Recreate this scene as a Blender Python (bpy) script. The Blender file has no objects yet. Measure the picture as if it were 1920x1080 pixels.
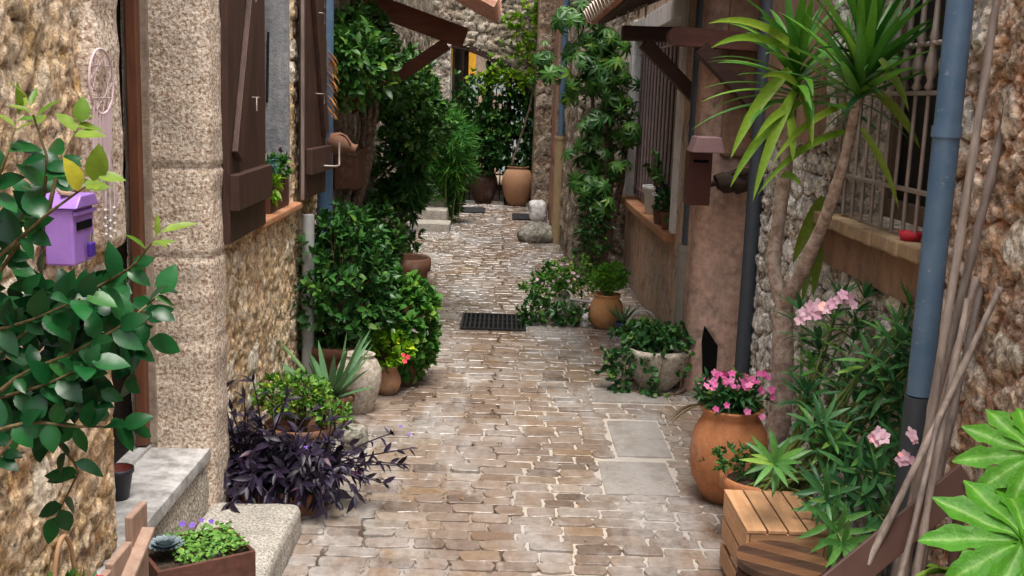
import bpy, math, random
import numpy as np
from mathutils import Vector, Matrix
random.seed(7)
rng = np.random.default_rng(11)
PI = math.pi
C = bpy.context.scene.collection
# ---------------------------------------------------------------- camera
F = 2000.; EYE = 1.6; PITCH = math.atan(355/2000); ROLL = .035; YAW = -.0115
def _cam():
    cp, sp = math.cos(PITCH), math.sin(PITCH)
    fwd = np.array([0, cp, -sp]); up = np.array([0, sp, cp]); r = np.array([1., 0, 0])
    cr, sr = math.cos(ROLL), math.sin(ROLL)
    r2 = cr*r+sr*up; u2 = -sr*r+cr*up
    cy, sy = math.cos(YAW), math.sin(YAW)
    Z = np.array([[cy, -sy, 0], [sy, cy, 0], [0, 0, 1]])
    return Z@r2, Z@u2, Z@fwd
CR, CU, CD = _cam()
EO = np.array([0, 0, EYE])
cam = bpy.data.cameras.new('camera'); co = bpy.data.objects.new('camera', cam); C.objects.link(co)
cam.sensor_width = 36; cam.lens = F/1920*36; cam.clip_end = 400; cam.clip_start = .05
m = Matrix.Identity(4)
for i in range(3):
    m[i][0] = CR[i]; m[i][1] = CU[i]; m[i][2] = -CD[i]; m[i][3] = EO[i]
co.matrix_world = m
S = bpy.context.scene; S.camera = co
def ray(px, py): return CR*(px-960)/F+CU*(540-py)/F+CD
def G(px, py, z=0): d = ray(px, py); return EO+d*((z-EYE)/d[2])
def WX(px, py, X): d = ray(px, py); return EO+d*(X/d[0])
def DY(px, py, Y): d = ray(px, py); return EO+d*(Y/d[1])
# ---------------------------------------------------------------- world, sun, exposure
w = bpy.data.worlds.new('World'); S.world = w; w.use_nodes = True
nt = w.node_tree; bg = nt.nodes['Background']
sky = nt.nodes.new('ShaderNodeTexSky'); sky.sky_type = 'NISHITA'; sky.sun_disc = False
SUN_EL, SUN_ROT = math.radians(74), math.radians(160)
sky.sun_elevation = SUN_EL; sky.sun_rotation = SUN_ROT; sky.dust_density = 4; sky.air_density = 1.0; sky.ozone_density = .6
sat = nt.nodes.new('ShaderNodeHueSaturation'); sat.inputs['Saturation'].default_value = .35
nt.links.new(sky.outputs[0], sat.inputs['Color']); nt.links.new(sat.outputs[0], bg.inputs[0])
bg.inputs[1].default_value = .15
sl = bpy.data.lights.new('sun', 'SUN'); so = bpy.data.objects.new('sun', sl); C.objects.link(so)
sl.energy = 2.0; sl.angle = math.radians(28); sl.color = (1, .94, .86)
sd = Vector((math.sin(SUN_ROT)*math.cos(SUN_EL), math.cos(SUN_ROT)*math.cos(SUN_EL), math.sin(SUN_EL)))
so.rotation_euler = sd.to_track_quat('Z', 'Y').to_euler(); so.location = (0, 0, 12)
S.view_settings.view_transform = 'Standard'; S.view_settings.look = 'None'
S.view_settings.exposure = 1.12; S.view_settings.gamma = 1
# ---------------------------------------------------------------- numpy noise
def h2(i, j, s=0):
    n = (i.astype(np.int64)*374761393+j.astype(np.int64)*668265263+s*1442695041) & 0xffffffff
    n = ((n ^ (n >> 13))*1274126177) & 0xffffffff
    n = ((n ^ (n >> 16))*2246822519) & 0xffffffff
    return ((n ^ (n >> 15)) & 0xffffff)/float(0xffffff)
def vn(x, y, s=0):
    i, j = np.floor(x), np.floor(y); f, g = x-i, y-j
    f = f*f*(3-2*f); g = g*g*(3-2*g)
    a, b, c, d = h2(i, j, s), h2(i+1, j, s), h2(i, j+1, s), h2(i+1, j+1, s)
    return (a*(1-f)+b*f)*(1-g)+(c*(1-f)+d*f)*g
def fbm(x, y, sc, o=4, s=0):
    t = 0; a = .5
    for k in range(o): t = t+a*(vn(x*sc, y*sc, s+k*17)-.5); sc *= 2.03; a *= .5
    return t
def voro(x, y, s=0, tl=None):
    i, j = np.floor(x), np.floor(y); F1 = np.full(x.shape, 9.); F2 = F1.copy(); ID = F1.copy()
    for a in (-1, 0, 1):
        for b in (-1, 0, 1):
            ci, cj = i+a, j+b
            px = ci+.1+.8*h2(ci, cj, s); py = cj+.1+.8*h2(ci, cj, s+5)
            d = np.hypot(px-x, py-y); r = h2(ci, cj, s+9); n = d < F1
            F2 = np.where(n, F1, np.minimum(F2, d)); ID = np.where(n, r, ID); F1 = np.where(n, d, F1)
            if tl is not None: tl[:] = np.where(n, (h2(ci, cj, s+21)-.5)*(x-px)+(h2(ci, cj, s+27)-.5)*(y-py), tl)
    return F1, F2, ID
# ---------------------------------------------------------------- mesh builder
def nrm(v):
    v = np.asarray(v, float); return v/np.maximum(np.linalg.norm(v, axis=-1, keepdims=True), 1e-9)
def rotm(rx=0, ry=0, rz=0):
    return np.array((Matrix.Rotation(rz, 3, 'Z')@Matrix.Rotation(ry, 3, 'Y')@Matrix.Rotation(rx, 3, 'X')))
class MB:
    def __init__(s): s.v = []; s.c = []; s.f = []; s.n = 0
    def add(s, V, faces, col=(.5, 1, .5), smooth=False):
        V = np.asarray(V, float).reshape(-1, 3)
        c = np.empty((len(V), 3)); c[:] = col
        s.v.append(V); s.c.append(c)
        if isinstance(faces, np.ndarray): s.f.append((faces+s.n, smooth))
        else:
            by = {}
            for f in faces: by.setdefault(len(f), []).append(f)
            for k in by: s.f.append((np.array(by[k])+s.n, smooth))
        s.n += len(V)
    def box(s, c, d, R=None, tone=None):
        h = np.array(d)/2
        V = np.array([[x, y, z] for x in (-1, 1) for y in (-1, 1) for z in (-1, 1)], float)*h
        if R is not None: V = V@np.asarray(R).T
        t = random.random() if tone is None else tone
        s.add(V+np.array(c), np.array([[0, 1, 3, 2], [4, 6, 7, 5], [0, 4, 5, 1], [2, 3, 7, 6], [0, 2, 6, 4], [1, 5, 7, 3]]), (t, 1, .5))
    def beam(s, a, b, w, h, up=(0, 0, 1), tone=None):
        a, b = np.array(a, float), np.array(b, float); y = nrm(b-a); x = nrm(np.cross(y, up)); z = np.cross(x, y)
        s.box((a+b)/2, (w, np.linalg.norm(b-a), h), np.stack([x, y, z], 1), tone)
    def tube(s, P, R, k=8, tone=.5, cap=True):
        P = np.array(P, float); n = len(P)
        R = np.full(n, R) if np.isscalar(R) else np.array(R, float)
        T = nrm(np.gradient(P, axis=0)); up = np.array([0, 0, 1.]) if abs(T[0, 2]) < .9 else np.array([0, 1., 0])
        A = np.linspace(0, 2*PI, k, endpoint=False); V = []
        for i in range(n):
            x = nrm(np.cross(T[i], up)); y = np.cross(x, T[i]); up = y if i else up
            up = np.cross(x, T[i])
            V.append(P[i]+R[i]*(np.cos(A)[:, None]*x+np.sin(A)[:, None]*y))
        f = [[i*k+j, i*k+(j+1) % k, (i+1)*k+(j+1) % k, (i+1)*k+j] for i in range(n-1) for j in range(k)]
        s.add(np.concatenate(V), np.array(f), (tone, 1, .5), True)
        if cap:
            s.add(V[0], [list(range(k))], (tone, 1, .5)); s.add(V[-1], [list(range(k))[::-1]], (tone, 1, .5))
    def lathe(s, prof, c, k=32, tone=.5, wob=0, sx=1, sy=1, R=None):
        A = np.linspace(0, 2*PI, k, endpoint=False); V = []
        for i, (r, z) in enumerate(prof):
            q = r*(1+wob*np.sin(3*A+z*9)+wob*.7*np.sin(5*A+2+z*21))
            V.append(np.stack([q*np.cos(A)*sx, q*np.sin(A)*sy, np.full(k, z)], 1))
        V = np.concatenate(V)
        if R is not None: V = V@np.asarray(R).T
        n = len(prof)
        f = [[i*k+j, i*k+(j+1) % k, (i+1)*k+(j+1) % k, (i+1)*k+j] for i in range(n-1) for j in range(k)]
        s.add(V+np.array(c), np.array(f), (tone, 1, .5), True)
    def ball(s, c, r, k=10, tone=.5, noise=0, seed=0):
        r = np.array([r, r, r] if np.isscalar(r) else r); V = []; n = k//2+1
        for i in range(n+1):
            t = PI*i/n
            for j in range(k):
                a = 2*PI*j/k; d = np.array([math.sin(t)*math.cos(a), math.sin(t)*math.sin(a), math.cos(t)])
                q = 1.
                if noise: q += noise*float(fbm(np.array([d[0]*1.3+d[2]+seed*7.1]), np.array([d[1]*1.3-d[2]*.7+seed*3.3]), 1.6, 4))*2
                V.append(d*r*q)
        f = [[i*k+j, i*k+(j+1) % k, (i+1)*k+(j+1) % k, (i+1)*k+j] for i in range(n) for j in range(k)]
        s.add(np.array(V)+np.array(c), np.array(f), (tone, 1, .5), True)
    def prism(s, poly, o, U, W, N, t, tone=.5):
        o, U, W, N = [np.array(a, float) for a in (o, U, W, N)]; k = len(poly)
        A = np.array([o+U*p[0]+W*p[1] for p in poly]); V = np.concatenate([A, A-N*t])
        f = [list(range(k)), list(range(2*k-1, k-1, -1))]+[[i, i+k, (i+1) % k+k, (i+1) % k] for i in range(k)]
        s.add(V, f, (tone, 1, .5))
    def inst(s, T, P, D, N, Sc, tone, b=.5):
        tv, tf = T; P, D, N = [np.asarray(a, float).reshape(-1, 3) for a in (P, D, N)]; n = len(P)
        if n == 0: return
        D = nrm(D); X = nrm(np.cross(D, N)); Z = np.cross(X, D)
        Sc = np.broadcast_to(np.asarray(Sc, float), (n,)); tone = np.broadcast_to(np.asarray(tone, float), (n,))
        V = P[:, None]+Sc[:, None, None]*(tv[None, :, 0:1]*X[:, None]+tv[None, :, 1:2]*D[:, None]+tv[None, :, 2:3]*Z[:, None])
        m_ = len(tv); f = (tf[None]+np.arange(n)[:, None, None]*m_).reshape(-1, tf.shape[1])
        c = np.zeros((n, m_, 3)); c[..., 0] = tone[:, None]; c[..., 1] = tv[None, :, 1]; c[..., 2] = b
        s.v.append(V.reshape(-1, 3)); s.c.append(c.reshape(-1, 3)); s.f.append((f+s.n, True)); s.n += n*m_
    def strap(s, p, d, L, W, droop, fold=.25, tone=.5, seg=8, shape=.5, tw=0, side=None):
        p = np.array(p, float); d = nrm(d); V = []; c = []
        x0 = nrm(np.cross(d, (0, 0, 1)) + rng.normal(0, .15, 3)) if side is None else nrm(side)
        for i in range(seg+1):
            t = i/seg; hw = W/2*max(.03, (min(1, (t+.12)/.35)**shape)*(1-t**3.0)**.9)
            x = nrm(x0-d*np.dot(x0, d)); n = np.cross(x, d)
            V += [p-x*hw+n*fold*hw, p.copy(), p+x*hw+n*fold*hw]; c += [(tone, t, .5)]*3
            p = p+d*L/seg; d = nrm(d+np.array([0, 0, -droop/seg*(1+t)])+x*tw/seg)
        f = [[i*3+j, i*3+j+1, (i+1)*3+j+1, (i+1)*3+j] for i in range(seg) for j in (0, 1)]
        s.add(np.array(V), np.array(f), np.array(c), True)
    def build(s, name, mt, parent=None, bev=0, world=True, solid=0):
        V = np.concatenate(s.v).astype(np.float32); Cc = np.concatenate(s.c)
        if parent is not None and world:
            q = parent; off = np.zeros(3)
            while q is not None: off = off+np.array(q.location); q = q.parent
            V = V-off.astype(np.float32)
        me = bpy.data.meshes.new(name); me.vertices.add(len(V)); me.vertices.foreach_set('co', V.ravel())
        loops = np.concatenate([f.ravel() for f, _ in s.f]); tot = np.concatenate([np.full(len(f), f.shape[1]) for f, _ in s.f])
        sm = np.concatenate([np.full(len(f), t) for f, t in s.f])
        st = np.concatenate([[0], np.cumsum(tot)[:-1]])
        me.loops.add(len(loops)); me.loops.foreach_set('vertex_index', loops.astype(np.int32))
        me.polygons.add(len(tot)); me.polygons.foreach_set('loop_start', st.astype(np.int32))
        me.polygons.foreach_set('use_smooth', sm)
        at = me.color_attributes.new('Col', 'FLOAT_COLOR', 'POINT')
        at.data.foreach_set('color', np.concatenate([Cc, np.ones((len(Cc), 1))], 1).astype(np.float32).ravel())
        me.update(calc_edges=True); me.validate()
        me.materials.append(mt)
        o = bpy.data.objects.new(name, me); C.objects.link(o); o.parent = parent
        if bev: b = o.modifiers.new('bevel', 'BEVEL'); b.width = bev; b.segments = 2; b.limit_method = 'ANGLE'
        if solid: b = o.modifiers.new('solid', 'SOLIDIFY'); b.thickness = solid
        return o
def thing(name, label, cat, loc=(0, 0, 0), group=None):
    o = bpy.data.objects.new(name, None); C.objects.link(o); o.location = [float(a) for a in loc]; o.empty_display_size = .1
    return tag(o, label, cat, group)
def tag(o, label, cat, group=None):
    o['label'] = label; o['category'] = cat
    if group: o['group'] = group
    return o
def struct(o, kind='structure'): o['kind'] = kind; return o
# ---------------------------------------------------------------- materials
class NT:
    def __init__(s, name):
        s.m = bpy.data.materials.new(name); s.m.use_nodes = True; s.t = s.m.node_tree
        s.b = s.t.nodes['Principled BSDF']; s.co = s.n('ShaderNodeTexCoord').outputs['Object']
        a = s.n('ShaderNodeAttribute'); a.attribute_name = 'Col'
        sp = s.n('ShaderNodeSeparateColor'); s.l(a.outputs['Color'], sp.inputs[0]); s.r, s.g, s.bl = sp.outputs
        gp = s.n('ShaderNodeNewGeometry'); s.pos = gp.outputs['Position']
    def n(s, t): return s.t.nodes.new(t)
    def l(s, a, b): s.t.links.new(a, b)
    def noise(s, sc, det=4, rough=.55, scale=(1, 1, 1), dist=0, pos=True):
        mp = s.n('ShaderNodeMapping'); mp.inputs['Scale'].default_value = scale
        s.l(s.pos if pos else s.co, mp.inputs[0])
        x = s.n('ShaderNodeTexNoise'); x.inputs['Scale'].default_value = sc; x.inputs['Detail'].default_value = det
        x.inputs['Roughness'].default_value = rough; x.inputs['Distortion'].default_value = dist
        s.l(mp.outputs[0], x.inputs['Vector']); return x.outputs['Fac']
    def vor(s, sc, feat='F1', out='Distance', scale=(1, 1, 1)):
        mp = s.n('ShaderNodeMapping'); mp.inputs['Scale'].default_value = scale; s.l(s.pos, mp.inputs[0])
        x = s.n('ShaderNodeTexVoronoi'); x.feature = feat; x.inputs['Scale'].default_value = sc; s.l(mp.outputs[0], x.inputs['Vector']); return x.outputs[out]
    def ramp(s, fac, st, interp='LINEAR'):
        x = s.n('ShaderNodeValToRGB'); s.l(fac, x.inputs[0]); e = x.color_ramp.elements; x.color_ramp.interpolation = interp
        while len(e) < len(st): e.new(.5)
        for k, (p, c) in enumerate(st):
            e[k].position = p; e[k].color = (*c, 1) if not np.isscalar(c) else (c, c, c, 1)
        return x.outputs[0]
    def mix(s, f, a, b, mode='MIX'):
        x = s.n('ShaderNodeMix'); x.data_type = 'RGBA'; x.blend_type = mode
        for v, i in ((f, 0), (a, 6), (b, 7)):
            if hasattr(v, 'is_output') or isinstance(v, bpy.types.NodeSocket): s.l(v, x.inputs[i])
            elif i == 0: x.inputs[0].default_value = v
            else: x.inputs[i].default_value = (*v, 1)
        return x.outputs[2]
    def math(s, op, a, b=0., c=None):
        x = s.n('ShaderNodeMath'); x.operation = op
        for v, i in ((a, 0), (b, 1)):
            if isinstance(v, bpy.types.NodeSocket): s.l(v, x.inputs[i])
            else: x.inputs[i].default_value = v
        return x.outputs[0]
    def bump(s, h, st=.4, d=.01, prev=None):
        x = s.n('ShaderNodeBump'); x.inputs['Strength'].default_value = st; x.inputs['Distance'].default_value = d; s.l(h, x.inputs['Height'])
        if prev: s.l(prev, x.inputs['Normal'])
        return x.outputs[0]
    def fin(s, col, rough=.8, normal=None, spec=.4, metal=0, coat=0, trans=0):
        b = s.b
        if isinstance(col, bpy.types.NodeSocket): s.l(col, b.inputs['Base Color'])
        else: b.inputs['Base Color'].default_value = (*col, 1)
        if isinstance(rough, bpy.types.NodeSocket): s.l(rough, b.inputs['Roughness'])
        else: b.inputs['Roughness'].default_value = rough
        if normal: s.l(normal, b.inputs['Normal'])
        b.inputs['Specular IOR Level'].default_value = spec; b.inputs['Metallic'].default_value = metal
        if trans:
            tr = s.n('ShaderNodeBsdfTranslucent'); mx = s.n('ShaderNodeMixShader'); mx.inputs[0].default_value = trans
            if isinstance(col, bpy.types.NodeSocket): s.l(col, tr.inputs[0])
            else: tr.inputs[0].default_value = (*col, 1)
            if normal: s.l(normal, tr.inputs['Normal'])
            s.l(b.outputs[0], mx.inputs[1]); s.l(tr.outputs[0], mx.inputs[2]); s.l(mx.outputs[0], s.t.nodes['Material Output'].inputs[0])
        return s.m
def m_stone(name, st, mortar, patch=None, rough=.92, fine=.5, pits=.5, chip=24):
    q = NT(name); base = q.ramp(q.r, st)
    nn = q.n('ShaderNodeTexNoise'); nn.inputs['Scale'].default_value = 26; nn.inputs['Detail'].default_value = 3; q.l(q.pos, nn.inputs['Vector'])
    va = q.n('ShaderNodeVectorMath'); va.operation = 'MULTIPLY_ADD'; va.inputs[1].default_value = (.05, .05, .05); q.l(nn.outputs['Color'], va.inputs[0]); q.l(q.pos, va.inputs[2])
    chips = []
    for sc in (chip, chip*2.7):
        x = q.n('ShaderNodeTexVoronoi'); x.inputs['Scale'].default_value = sc; q.l(va.outputs[0], x.inputs['Vector'])
        s_ = q.n('ShaderNodeSeparateColor'); q.l(x.outputs['Color'], s_.inputs[0]); chips.append(s_.outputs[0])
    if patch: base = q.mix(q.ramp(q.noise(2.2, 3), [(.42, 0.), (.6, 1.)]), base, patch)
    base = q.mix(q.ramp(q.noise(14, 5, .65), [(.35, .0), (.7, .55)]), base, tuple(c*1.35 for c in st[-1][1]))
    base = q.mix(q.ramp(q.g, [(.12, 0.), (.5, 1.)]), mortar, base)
    base = q.mix(.9, base, q.ramp(q.noise(38, 6, .78), [(.34, .22), (.5, .95), (.72, 1.4)]), 'MULTIPLY')
    base = q.mix(1., base, q.ramp(chips[0], [(0, .62), (.5, 1.), (1, 1.28)]), 'MULTIPLY'); base = q.mix(1., base, q.ramp(chips[1], [(0, .66), (.4, 1.), (1, 1.25)]), 'MULTIPLY')
    base = q.mix(pits, base, q.ramp(q.noise(7, 4, .6, dist=1.), [(.38, .45), (.5, 1.)]), 'MULTIPLY')
    n = q.bump(q.noise(30, 6, .72), .8, .02); n = q.bump(chips[0], .55, .012, n); n = q.bump(chips[1], .6, .005, n); n = q.bump(q.noise(150, 3, .6), fine, .005, n)
    return q.fin(base, rough, n, .25)
def m_rough(name, a, b, c, sc=90, bs=1., dist=.006, rough=.9, blotch=.5):
    q = NT(name); base = q.ramp(q.noise(sc, 3, .7), [(.36, a), (.5, b), (.62, c)])
    base = q.mix(blotch, base, q.ramp(q.noise(4.5, 5, .6), [(.32, .55), (.5, .95), (.7, 1.2)]), 'MULTIPLY')
    n = q.bump(q.noise(sc*.8, 4, .7), bs, dist); n = q.bump(q.noise(9, 4), .4, .02, n)
    return q.fin(base, rough, n, .3)
def m_plaster(name, a, b, dirt, sc=3., rough=.9, dk=.5):
    q = NT(name); base = q.mix(q.ramp(q.noise(sc, 6, .62), [(.38, 0.), (.62, 1.)]), a, b)
    base = q.mix(q.ramp(q.noise(sc*2.7, 7, .7, dist=.6), [(.52, 0.), (.68, 1.)]), base, dirt)
    base = q.mix(dk, base, q.ramp(q.noise(sc*9, 5, .7), [(.3, .5), (.6, 1.1)]), 'MULTIPLY')
    base = q.mix(.5, base, q.ramp(q.noise(sc*.9, 4, .6, (4, 4, .7)), [(.35, .62), (.6, 1.1)]), 'MULTIPLY')
    n = q.bump(q.noise(22, 6, .7), .5, .012); n = q.bump(q.noise(120, 3), .25, .004, n)
    return q.fin(base, rough, n, .25)
def m_wood(name, a, b, axis='z', sc=9, rough=.65, spec=.35, gap=0):
    q = NT(name); s = {'x': (.12, 1, 1), 'y': (1, .12, 1), 'z': (1, 1, .1)}[axis]
    g = q.noise(sc*6, 5, .6, s, .4)
    base = q.mix(q.ramp(g, [(.3, 0.), (.7, 1.)]), a, b)
    t = q.ramp(q.r, [(0, .7), (1, 1.25)]); base = q.mix(.8, base, t, 'MULTIPLY')
    base = q.mix(.6, base, q.ramp(q.noise(5, 4, .6), [(.3, .6), (.65, 1.15)]), 'MULTIPLY')
    return q.fin(base, rough, q.bump(g, .35, .006), spec)
def m_paint(name, a, b=None, rough=.45, metal=0, sc=12, wear=.35, wc=None, spec=.5):
    q = NT(name); b = b or tuple(c*.7 for c in a)
    base = q.mix(q.ramp(q.noise(sc, 5, .6), [(.35, 0.), (.7, 1.)]), a, b)
    if wc: base = q.mix(q.ramp(q.noise(sc*5, 6, .75), [(1-wear, 0.), (1.02-wear*.9, 1.)]), base, wc)
    return q.fin(base, rough, q.bump(q.noise(sc*4, 4), .15, .004), spec, metal)
def m_leaf(name, a, b, c=None, rough=.42, trans=.22, spec=.3, vein=0, bst=.25):
    q = NT(name); base = q.mix(q.r, a, b); base = q.mix(q.ramp(q.r, [(.97, 0.), (.995, .55)]), base, (b[0]*2.4+.02, b[1]*1.5, b[2]*1.1))
    if c: base = q.mix(q.ramp(q.noise(9, 3), [(.5, 0.), (.68, 1.)]), base, c)
    base = q.mix(.5, base, q.ramp(q.noise(60, 3), [(.3, .7), (.7, 1.25)]), 'MULTIPLY')
    return q.fin(base, rough, q.bump(q.noise(90, 3), bst, .003), spec, trans=trans)
def m_terra(name, a, b, c, rough=.8):
    q = NT(name); base = q.mix(q.ramp(q.noise(6, 5, .6), [(.35, 0.), (.65, 1.)]), a, b)
    base = q.mix(q.ramp(q.noise(11, 6, .7, dist=.5), [(.56, 0.), (.72, 1.)]), base, c)
    base = q.mix(q.ramp(q.noise(8, 6, .75, (1, 1, .6)), [(.55, 0.), (.72, .5)]), base, tuple(min(.7, x_*.6+.28) for x_ in a))
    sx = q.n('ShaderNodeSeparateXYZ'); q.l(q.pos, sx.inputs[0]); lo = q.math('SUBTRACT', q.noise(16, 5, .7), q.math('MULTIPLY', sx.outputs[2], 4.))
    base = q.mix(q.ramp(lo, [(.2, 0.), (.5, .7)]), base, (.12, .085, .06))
    base = q.mix(.5, base, q.ramp(q.noise(70, 4, .7), [(.3, .65), (.7, 1.2)]), 'MULTIPLY')
    return q.fin(base, rough, q.bump(q.noise(60, 5), .3, .004), .3)
M = {}
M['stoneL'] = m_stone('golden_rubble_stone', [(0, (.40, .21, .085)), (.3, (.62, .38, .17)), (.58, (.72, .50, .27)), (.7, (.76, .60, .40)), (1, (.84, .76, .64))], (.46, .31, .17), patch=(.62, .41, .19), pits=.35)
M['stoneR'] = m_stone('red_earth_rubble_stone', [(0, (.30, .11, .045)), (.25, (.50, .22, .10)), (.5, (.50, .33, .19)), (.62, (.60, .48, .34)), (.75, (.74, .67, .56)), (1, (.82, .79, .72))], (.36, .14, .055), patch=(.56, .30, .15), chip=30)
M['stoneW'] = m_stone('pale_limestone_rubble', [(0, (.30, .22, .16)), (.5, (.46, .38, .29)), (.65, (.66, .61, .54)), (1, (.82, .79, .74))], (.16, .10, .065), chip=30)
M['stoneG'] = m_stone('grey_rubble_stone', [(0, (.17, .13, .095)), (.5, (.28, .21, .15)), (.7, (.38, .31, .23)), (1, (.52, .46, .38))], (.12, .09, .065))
M['quoin'] = m_stone('warm_quoin_stone', [(0, (.30, .19, .12)), (.5, (.4, .28, .19)), (1, (.46, .38, .3))], (.2, .14, .1))
M['roughcast'] = m_rough('granular_pier_stone', (.27, .17, .11), (.60, .48, .37), (.82, .72, .62), 85, .9, .010, blotch=.4)
M['speckle'] = m_rough('speckled_granite', (.10, .08, .06), (.42, .37, .30), (.66, .62, .55), 110, .8, .006)
M['slabtop'] = m_rough('pale_granite_slab', (.16, .14, .12), (.37, .34, .29), (.52, .49, .44), 120, .5, .004, .75)
M['marble'] = m_rough('worn_grey_marble', (.27, .26, .25), (.41, .40, .39), (.54, .53, .52), 14, .25, .003, .4)
M['reveal'] = m_plaster('grey_blue_stucco', (.24, .25, .27), (.34, .34, .35), (.42, .42, .42), 5)
M['jamb'] = m_plaster('beige_smooth_jamb', (.36, .28, .21), (.28, .22, .17), (.45, .38, .3), 5)
M['pink'] = m_plaster('pink_limewash_plaster', (.56, .36, .28), (.46, .31, .25), (.24, .17, .14), 2.6, dk=.75)
M['brownplaster'] = m_plaster('brown_plaster', (.32, .19, .12), (.26, .16, .11), (.2, .13, .09), 3)
M['stain'] = m_plaster('stained_orange_plaster', (.58, .36, .24), (.54, .44, .36), (.22, .15, .11), 3.4, dk=.7)
M['farplaster'] = m_plaster('dull_plaster', (.30, .22, .16), (.24, .19, .15), (.18, .14, .11), 2.5)
M['white'] = m_plaster('white_window_surround', (.78, .76, .74), (.70, .68, .66), (.58, .55, .52), 6, dk=.25)
M['yellow'] = m_plaster('ochre_yellow_render', (.60, .30, .02), (.55, .27, .02), (.45, .2, .015), 3, dk=.2)
M['pinkjamb'] = m_plaster('pink_stone_pilaster', (.42, .20, .14), (.38, .25, .18), (.3, .2, .14), 4)
M['sill'] = m_terra('terracotta_sill', (.40, .17, .08), (.46, .24, .13), (.25, .13, .08))
M['brick'] = m_terra('old_sill_brick', (.28, .19, .11), (.38, .27, .16), (.16, .12, .07))
M['terra'] = m_terra('orange_terracotta', (.50, .20, .08), (.42, .17, .075), (.30, .14, .07))
M['terra2'] = m_terra('pale_terracotta', (.50, .28, .16), (.42, .22, .12), (.36, .22, .14))
M['terra3'] = m_terra('yellow_terracotta', (.56, .29, .12), (.50, .24, .09), (.40, .19, .08))
M['terradark'] = m_terra('dark_terracotta', (.20, .09, .05), (.16, .08, .05), (.12, .07, .05))
M['tile'] = m_terra('weathered_roof_tile', (.46, .20, .13), (.52, .30, .22), (.62, .52, .44))
M['tilepale'] = m_terra('pale_lichened_tile', (.56, .50, .43), (.45, .37, .3), (.3, .2, .14))
M['shutter'] = m_wood('dark_brown_shutter_wood', (.045, .022, .016), (.085, .042, .03), 'z', 9, .5)
M['shutedge'] = m_wood('highlit_shutter_edge', (.16, .11, .09), (.3, .24, .21), 'z', 9, .6)  # paler wood tone paints the bright highlight along the far shutter edge
M['doorwood'] = m_wood('near_black_door_wood', (.006, .004, .003), (.014, .009, .007), 'z', 9, .6, .15)
M['framewood'] = m_wood('red_brown_frame_wood', (.13, .05, .028), (.19, .075, .04), 'z', 9, .5)
M['beam'] = m_wood('red_brown_beam_wood', (.11, .035, .018), (.17, .06, .03), 'x', 7, .65)
M['beamdark'] = m_wood('dark_stained_beam_wood', (.035, .015, .012), (.06, .026, .02), 'x', 7, .65)
M['crate'] = m_wood('light_pine_crate', (.48, .25, .12), (.62, .36, .19), 'y', 8, .6)
M['barrel'] = m_wood('dark_striped_table_wood', (.05, .025, .018), (.24, .11, .05), 'x', 4, .4)
M['greywood'] = m_wood('grey_weathered_wood', (.30, .19, .14), (.42, .29, .22), 'z', 8, .8)
M['boxwood'] = m_wood('dark_planter_wood', (.06, .025, .018), (.13, .05, .035), 'x', 8, .55)
M['log'] = m_wood('burnt_driftwood', (.02, .013, .01), (.08, .05, .035), 'x', 5, .85)
M['trunk'] = m_rough('grey_brown_bark', (.10, .065, .045), (.20, .14, .10), (.32, .25, .2), 40, 1., .012)
M['yucca_bark'] = m_rough('ringed_pale_bark', (.28, .19, .15), (.44, .33, .27), (.56, .46, .39), 30, .7, .006)
M['stem'] = m_rough('thin_brown_stem', (.06, .045, .02), (.12, .09, .04), (.18, .14, .07), 30, .3, .003)
M['gstem'] = m_rough('green_stem', (.08, .12, .03), (.14, .20, .05), (.2, .26, .08), 30, .3, .003)
M['bamboo'] = m_wood('dry_grey_cane', (.13, .10, .085), (.36, .29, .25), 'z', 6, .6)
M['pipeblue'] = m_paint('blue_grey_pipe_paint', (.075, .14, .23), (.12, .19, .28), .4, sc=8, wc=(.34, .38, .42), wear=.38)
M['pipegrey'] = m_paint('grey_beige_pipe', (.24, .22, .18), (.19, .17, .14), .5, wc=(.34, .31, .27))
M['pipedark'] = m_paint('dark_slate_pipe', (.035, .045, .06), (.05, .06, .075), .5)
M['pipeyel'] = m_paint('beige_yellow_pipe', (.42, .31, .17), (.34, .25, .14), .55)
M['pipelight'] = m_paint('light_grey_pipe', (.38, .38, .37), (.3, .3, .29), .5)
M['iron'] = m_paint('grey_brown_ironwork', (.34, .28, .25), (.24, .19, .165), .5, .3, wc=(.3, .25, .22))
M['irondark'] = m_paint('black_iron', (.012, .012, .013), (.02, .02, .02), .5, .3)
M['ironred'] = m_paint('red_brown_window_bar', (.30, .22, .21), (.20, .15, .14), .5)
M['rust'] = m_paint('brown_painted_steel', (.075, .038, .030), (.095, .05, .04), .5, 0, 14, .32, (.22, .14, .1))
M['glass'] = m_paint('dark_window_glass', (.010, .009, .009), (.016, .013, .012), .5, spec=.2)
M['black'] = m_paint('matt_black', (.006, .006, .006), None, .9, spec=.1)
M['purple'] = m_paint('lilac_paint', (.38, .20, .62), (.31, .16, .54), .4, 0, 20, .3, (.5, .36, .6))
M['purpdeep'] = m_paint('deep_violet_metal', (.05, .02, .2), (.08, .03, .3), .3)
M['potblack'] = m_paint('dark_plastic_pot', (.02, .022, .035), None, .5)
M['potred'] = m_paint('dark_red_inner_pot', (.16, .03, .02), None, .6)
M['potblue'] = m_paint('dark_blue_glaze', (.03, .06, .12), (.05, .08, .14), .3)
M['whiteobj'] = m_paint('white_ceramic', (.62, .62, .6), (.5, .5, .48), .5)
M['redbox'] = m_paint('dark_red_tin', (.07, .014, .01), (.09, .02, .014), .45)
M['pinktin'] = m_paint('dusty_mauve_tin_roof', (.22, .13, .14), (.27, .17, .17), .4)
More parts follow.
